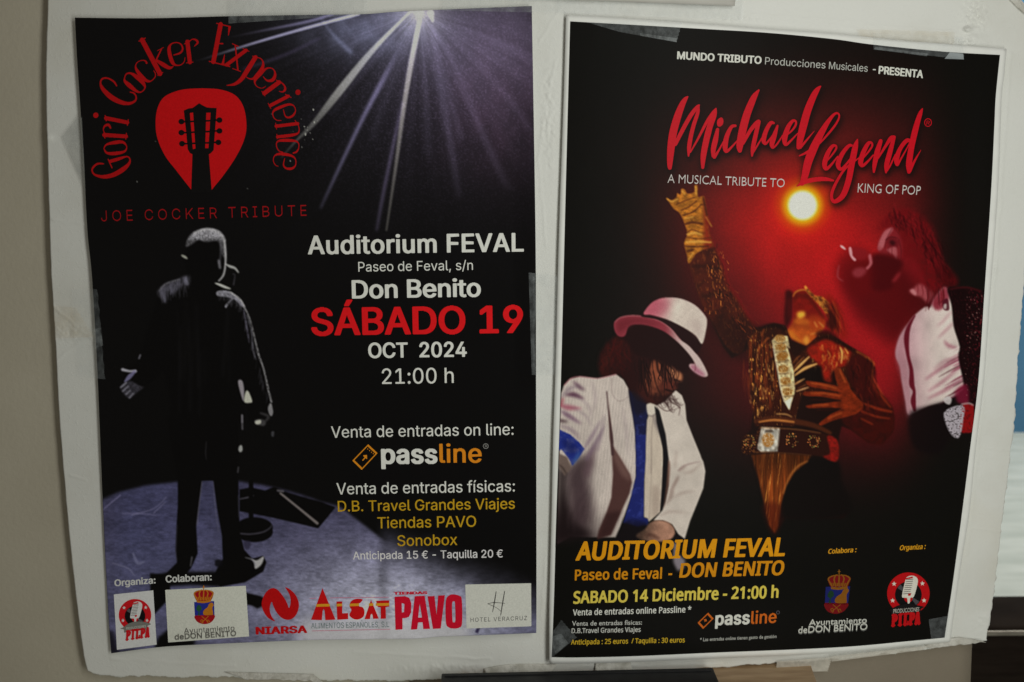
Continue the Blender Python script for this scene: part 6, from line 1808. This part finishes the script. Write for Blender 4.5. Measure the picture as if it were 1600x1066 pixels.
tape([(357, -4), (573, -10), (573, 22.5), (357, 37)], 'stained clear tape over the top edge of the purple poster beside its red title', M_TAPE2, 40)
tape([(690, -12), (905, -12), (905, 21), (690, 16.5)], 'clear tape above the white spotlight on the top edge of the purple poster', M_TAPE2, 40)
tape([(907, 3), (1163, -2), (1160, 31), (905, 22)], 'long clear tape along the bottom edge of the blank sheet', M_TAPE2, 40)
tape([(919, 35.5), (1067, 29), (1057, 66), (968, 50)], 'slanting clear tape on the top left corner of the white bordered poster', M_TAPE, 34, extra=
     [([(1000, 52), (1058, 60), (1057, 66), (1000, 56)], M_TAPE2)])
tape([(1364, 52), (1505, 58), (1506, 93), (1365, 77.5)], 'clear tape on the top right edge of the white bordered poster', M_TAPE, 34, extra=
     [([(1484, 82), (1505, 84), (1506, 93), (1476, 92)], M_TAPEB), ([(1367, 73), (1450, 84), (1448, 88), (1366, 77)], M_TAPE2)])
tape([(112, 452), (152, 452.5), (164, 593), (122, 588)], 'narrow clear tape on the left edge of the purple poster beside the singer', M_TAPE, 14, extra=[([(145, 515), (158, 512), (161, 540), (148, 545)], M_TAPE2)])
tape([(826, 426), (871, 431), (869, 585), (831, 586)], 'cloudy clear tape on the right edge of the purple poster beside the date', M_TAPE2, 18)
tape([(858, 995), (877, 969), (901, 996), (862, 1028)], 'square clear tape on the bottom left corner of the white bordered poster', M_TAPE, 14, extra=[([(860, 996), (877, 990), (888, 1005), (868, 1022)], M_TAPE2)])
tape([(1451, 968), (1484, 962), (1480, 997.5), (1455, 998)], 'square clear tape on the bottom right corner of the white bordered poster', M_TAPE, 14)
tape([(84, 478), (118, 481), (147, 527), (86, 529)], 'brownish stained old tape on the left strip of the board', M_TAPEY, 16, group='old tape remains on the board', name='old_tape')
tape([(122, 182), (128, 184), (134, 300), (97, 214)], 'small grey old tape beside the upper left edge of the purple poster', tape_mat('grey_tape', (0.40, 0.41, 0.39), 0.25, 0.4, 0.5), 12, group='old tape remains on the board', name='old_tape', base=0.0006, cut=False)
tape([(1214, 1034), (1300, 1027), (1293, 1049), (1212, 1051)], 'whitish old tape hanging below the right poster', M_TAPEW, 20, group='old tape remains on the board', name='old_tape', base=0.002)
tape([(1298, 1026), (1452, 1009), (1440, 1016), (1300, 1034)], 'wrinkled strip of old tape under the bottom edge of the right poster', M_TAPEW, 26, group='old tape remains on the board', name='old_tape', base=0.003)
tape([(1338, 46), (1492, 50), (1490, 70), (1345, 60)], 'stained old tape above the top right corner of the right poster', M_TAPEY, 22, group='old tape remains on the board', name='old_tape', base=0.0004)

# sheet of paper hanging above
px_, py_ = coons([(640, -90), (1160, -80)], [(1160, -80), (1148, 9.5)], [(640, -14), (800, -7), (903, 0), (1148, 9.5)], [(640, -90), (640, -14)], 40, 16, False)
M_SHEET = surf('grey_paper', (0.50, 0.48, 0.44), (0.55, 0.53, 0.49), 30, 0.6, 0.2)
tag(solid_sheet('paper_sheet', px_, py_, 0.0045 + 0.002 * vnoise(px_ / 60, py_ / 60), M_SHEET, 0.0003), 'grey blank paper sheet hanging above the gap between the posters', 'paper')
# each thing's empty stands at the base of its parts
def rebase(root):
    lo, hi = np.full(3, 1e9), np.full(3, -1e9)
    for ch in root.children:
        if ch.type != 'MESH': continue
        n = len(ch.data.vertices)
        co = np.zeros(n * 3, np.float32)
        ch.data.vertices.foreach_get('co', co)
        co = co.reshape(-1, 3)
        lo, hi = np.minimum(lo, co.min(0)), np.maximum(hi, co.max(0))
    p = Vector(((lo[0] + hi[0]) / 2, (lo[1] + hi[1]) / 2, lo[2]))
    root.location = p
    for ch in root.children:
        ch.location = -p


for o in list(COL.objects):
    if o.type == 'EMPTY':
        rebase(o)
bpy.context.view_layer.update()
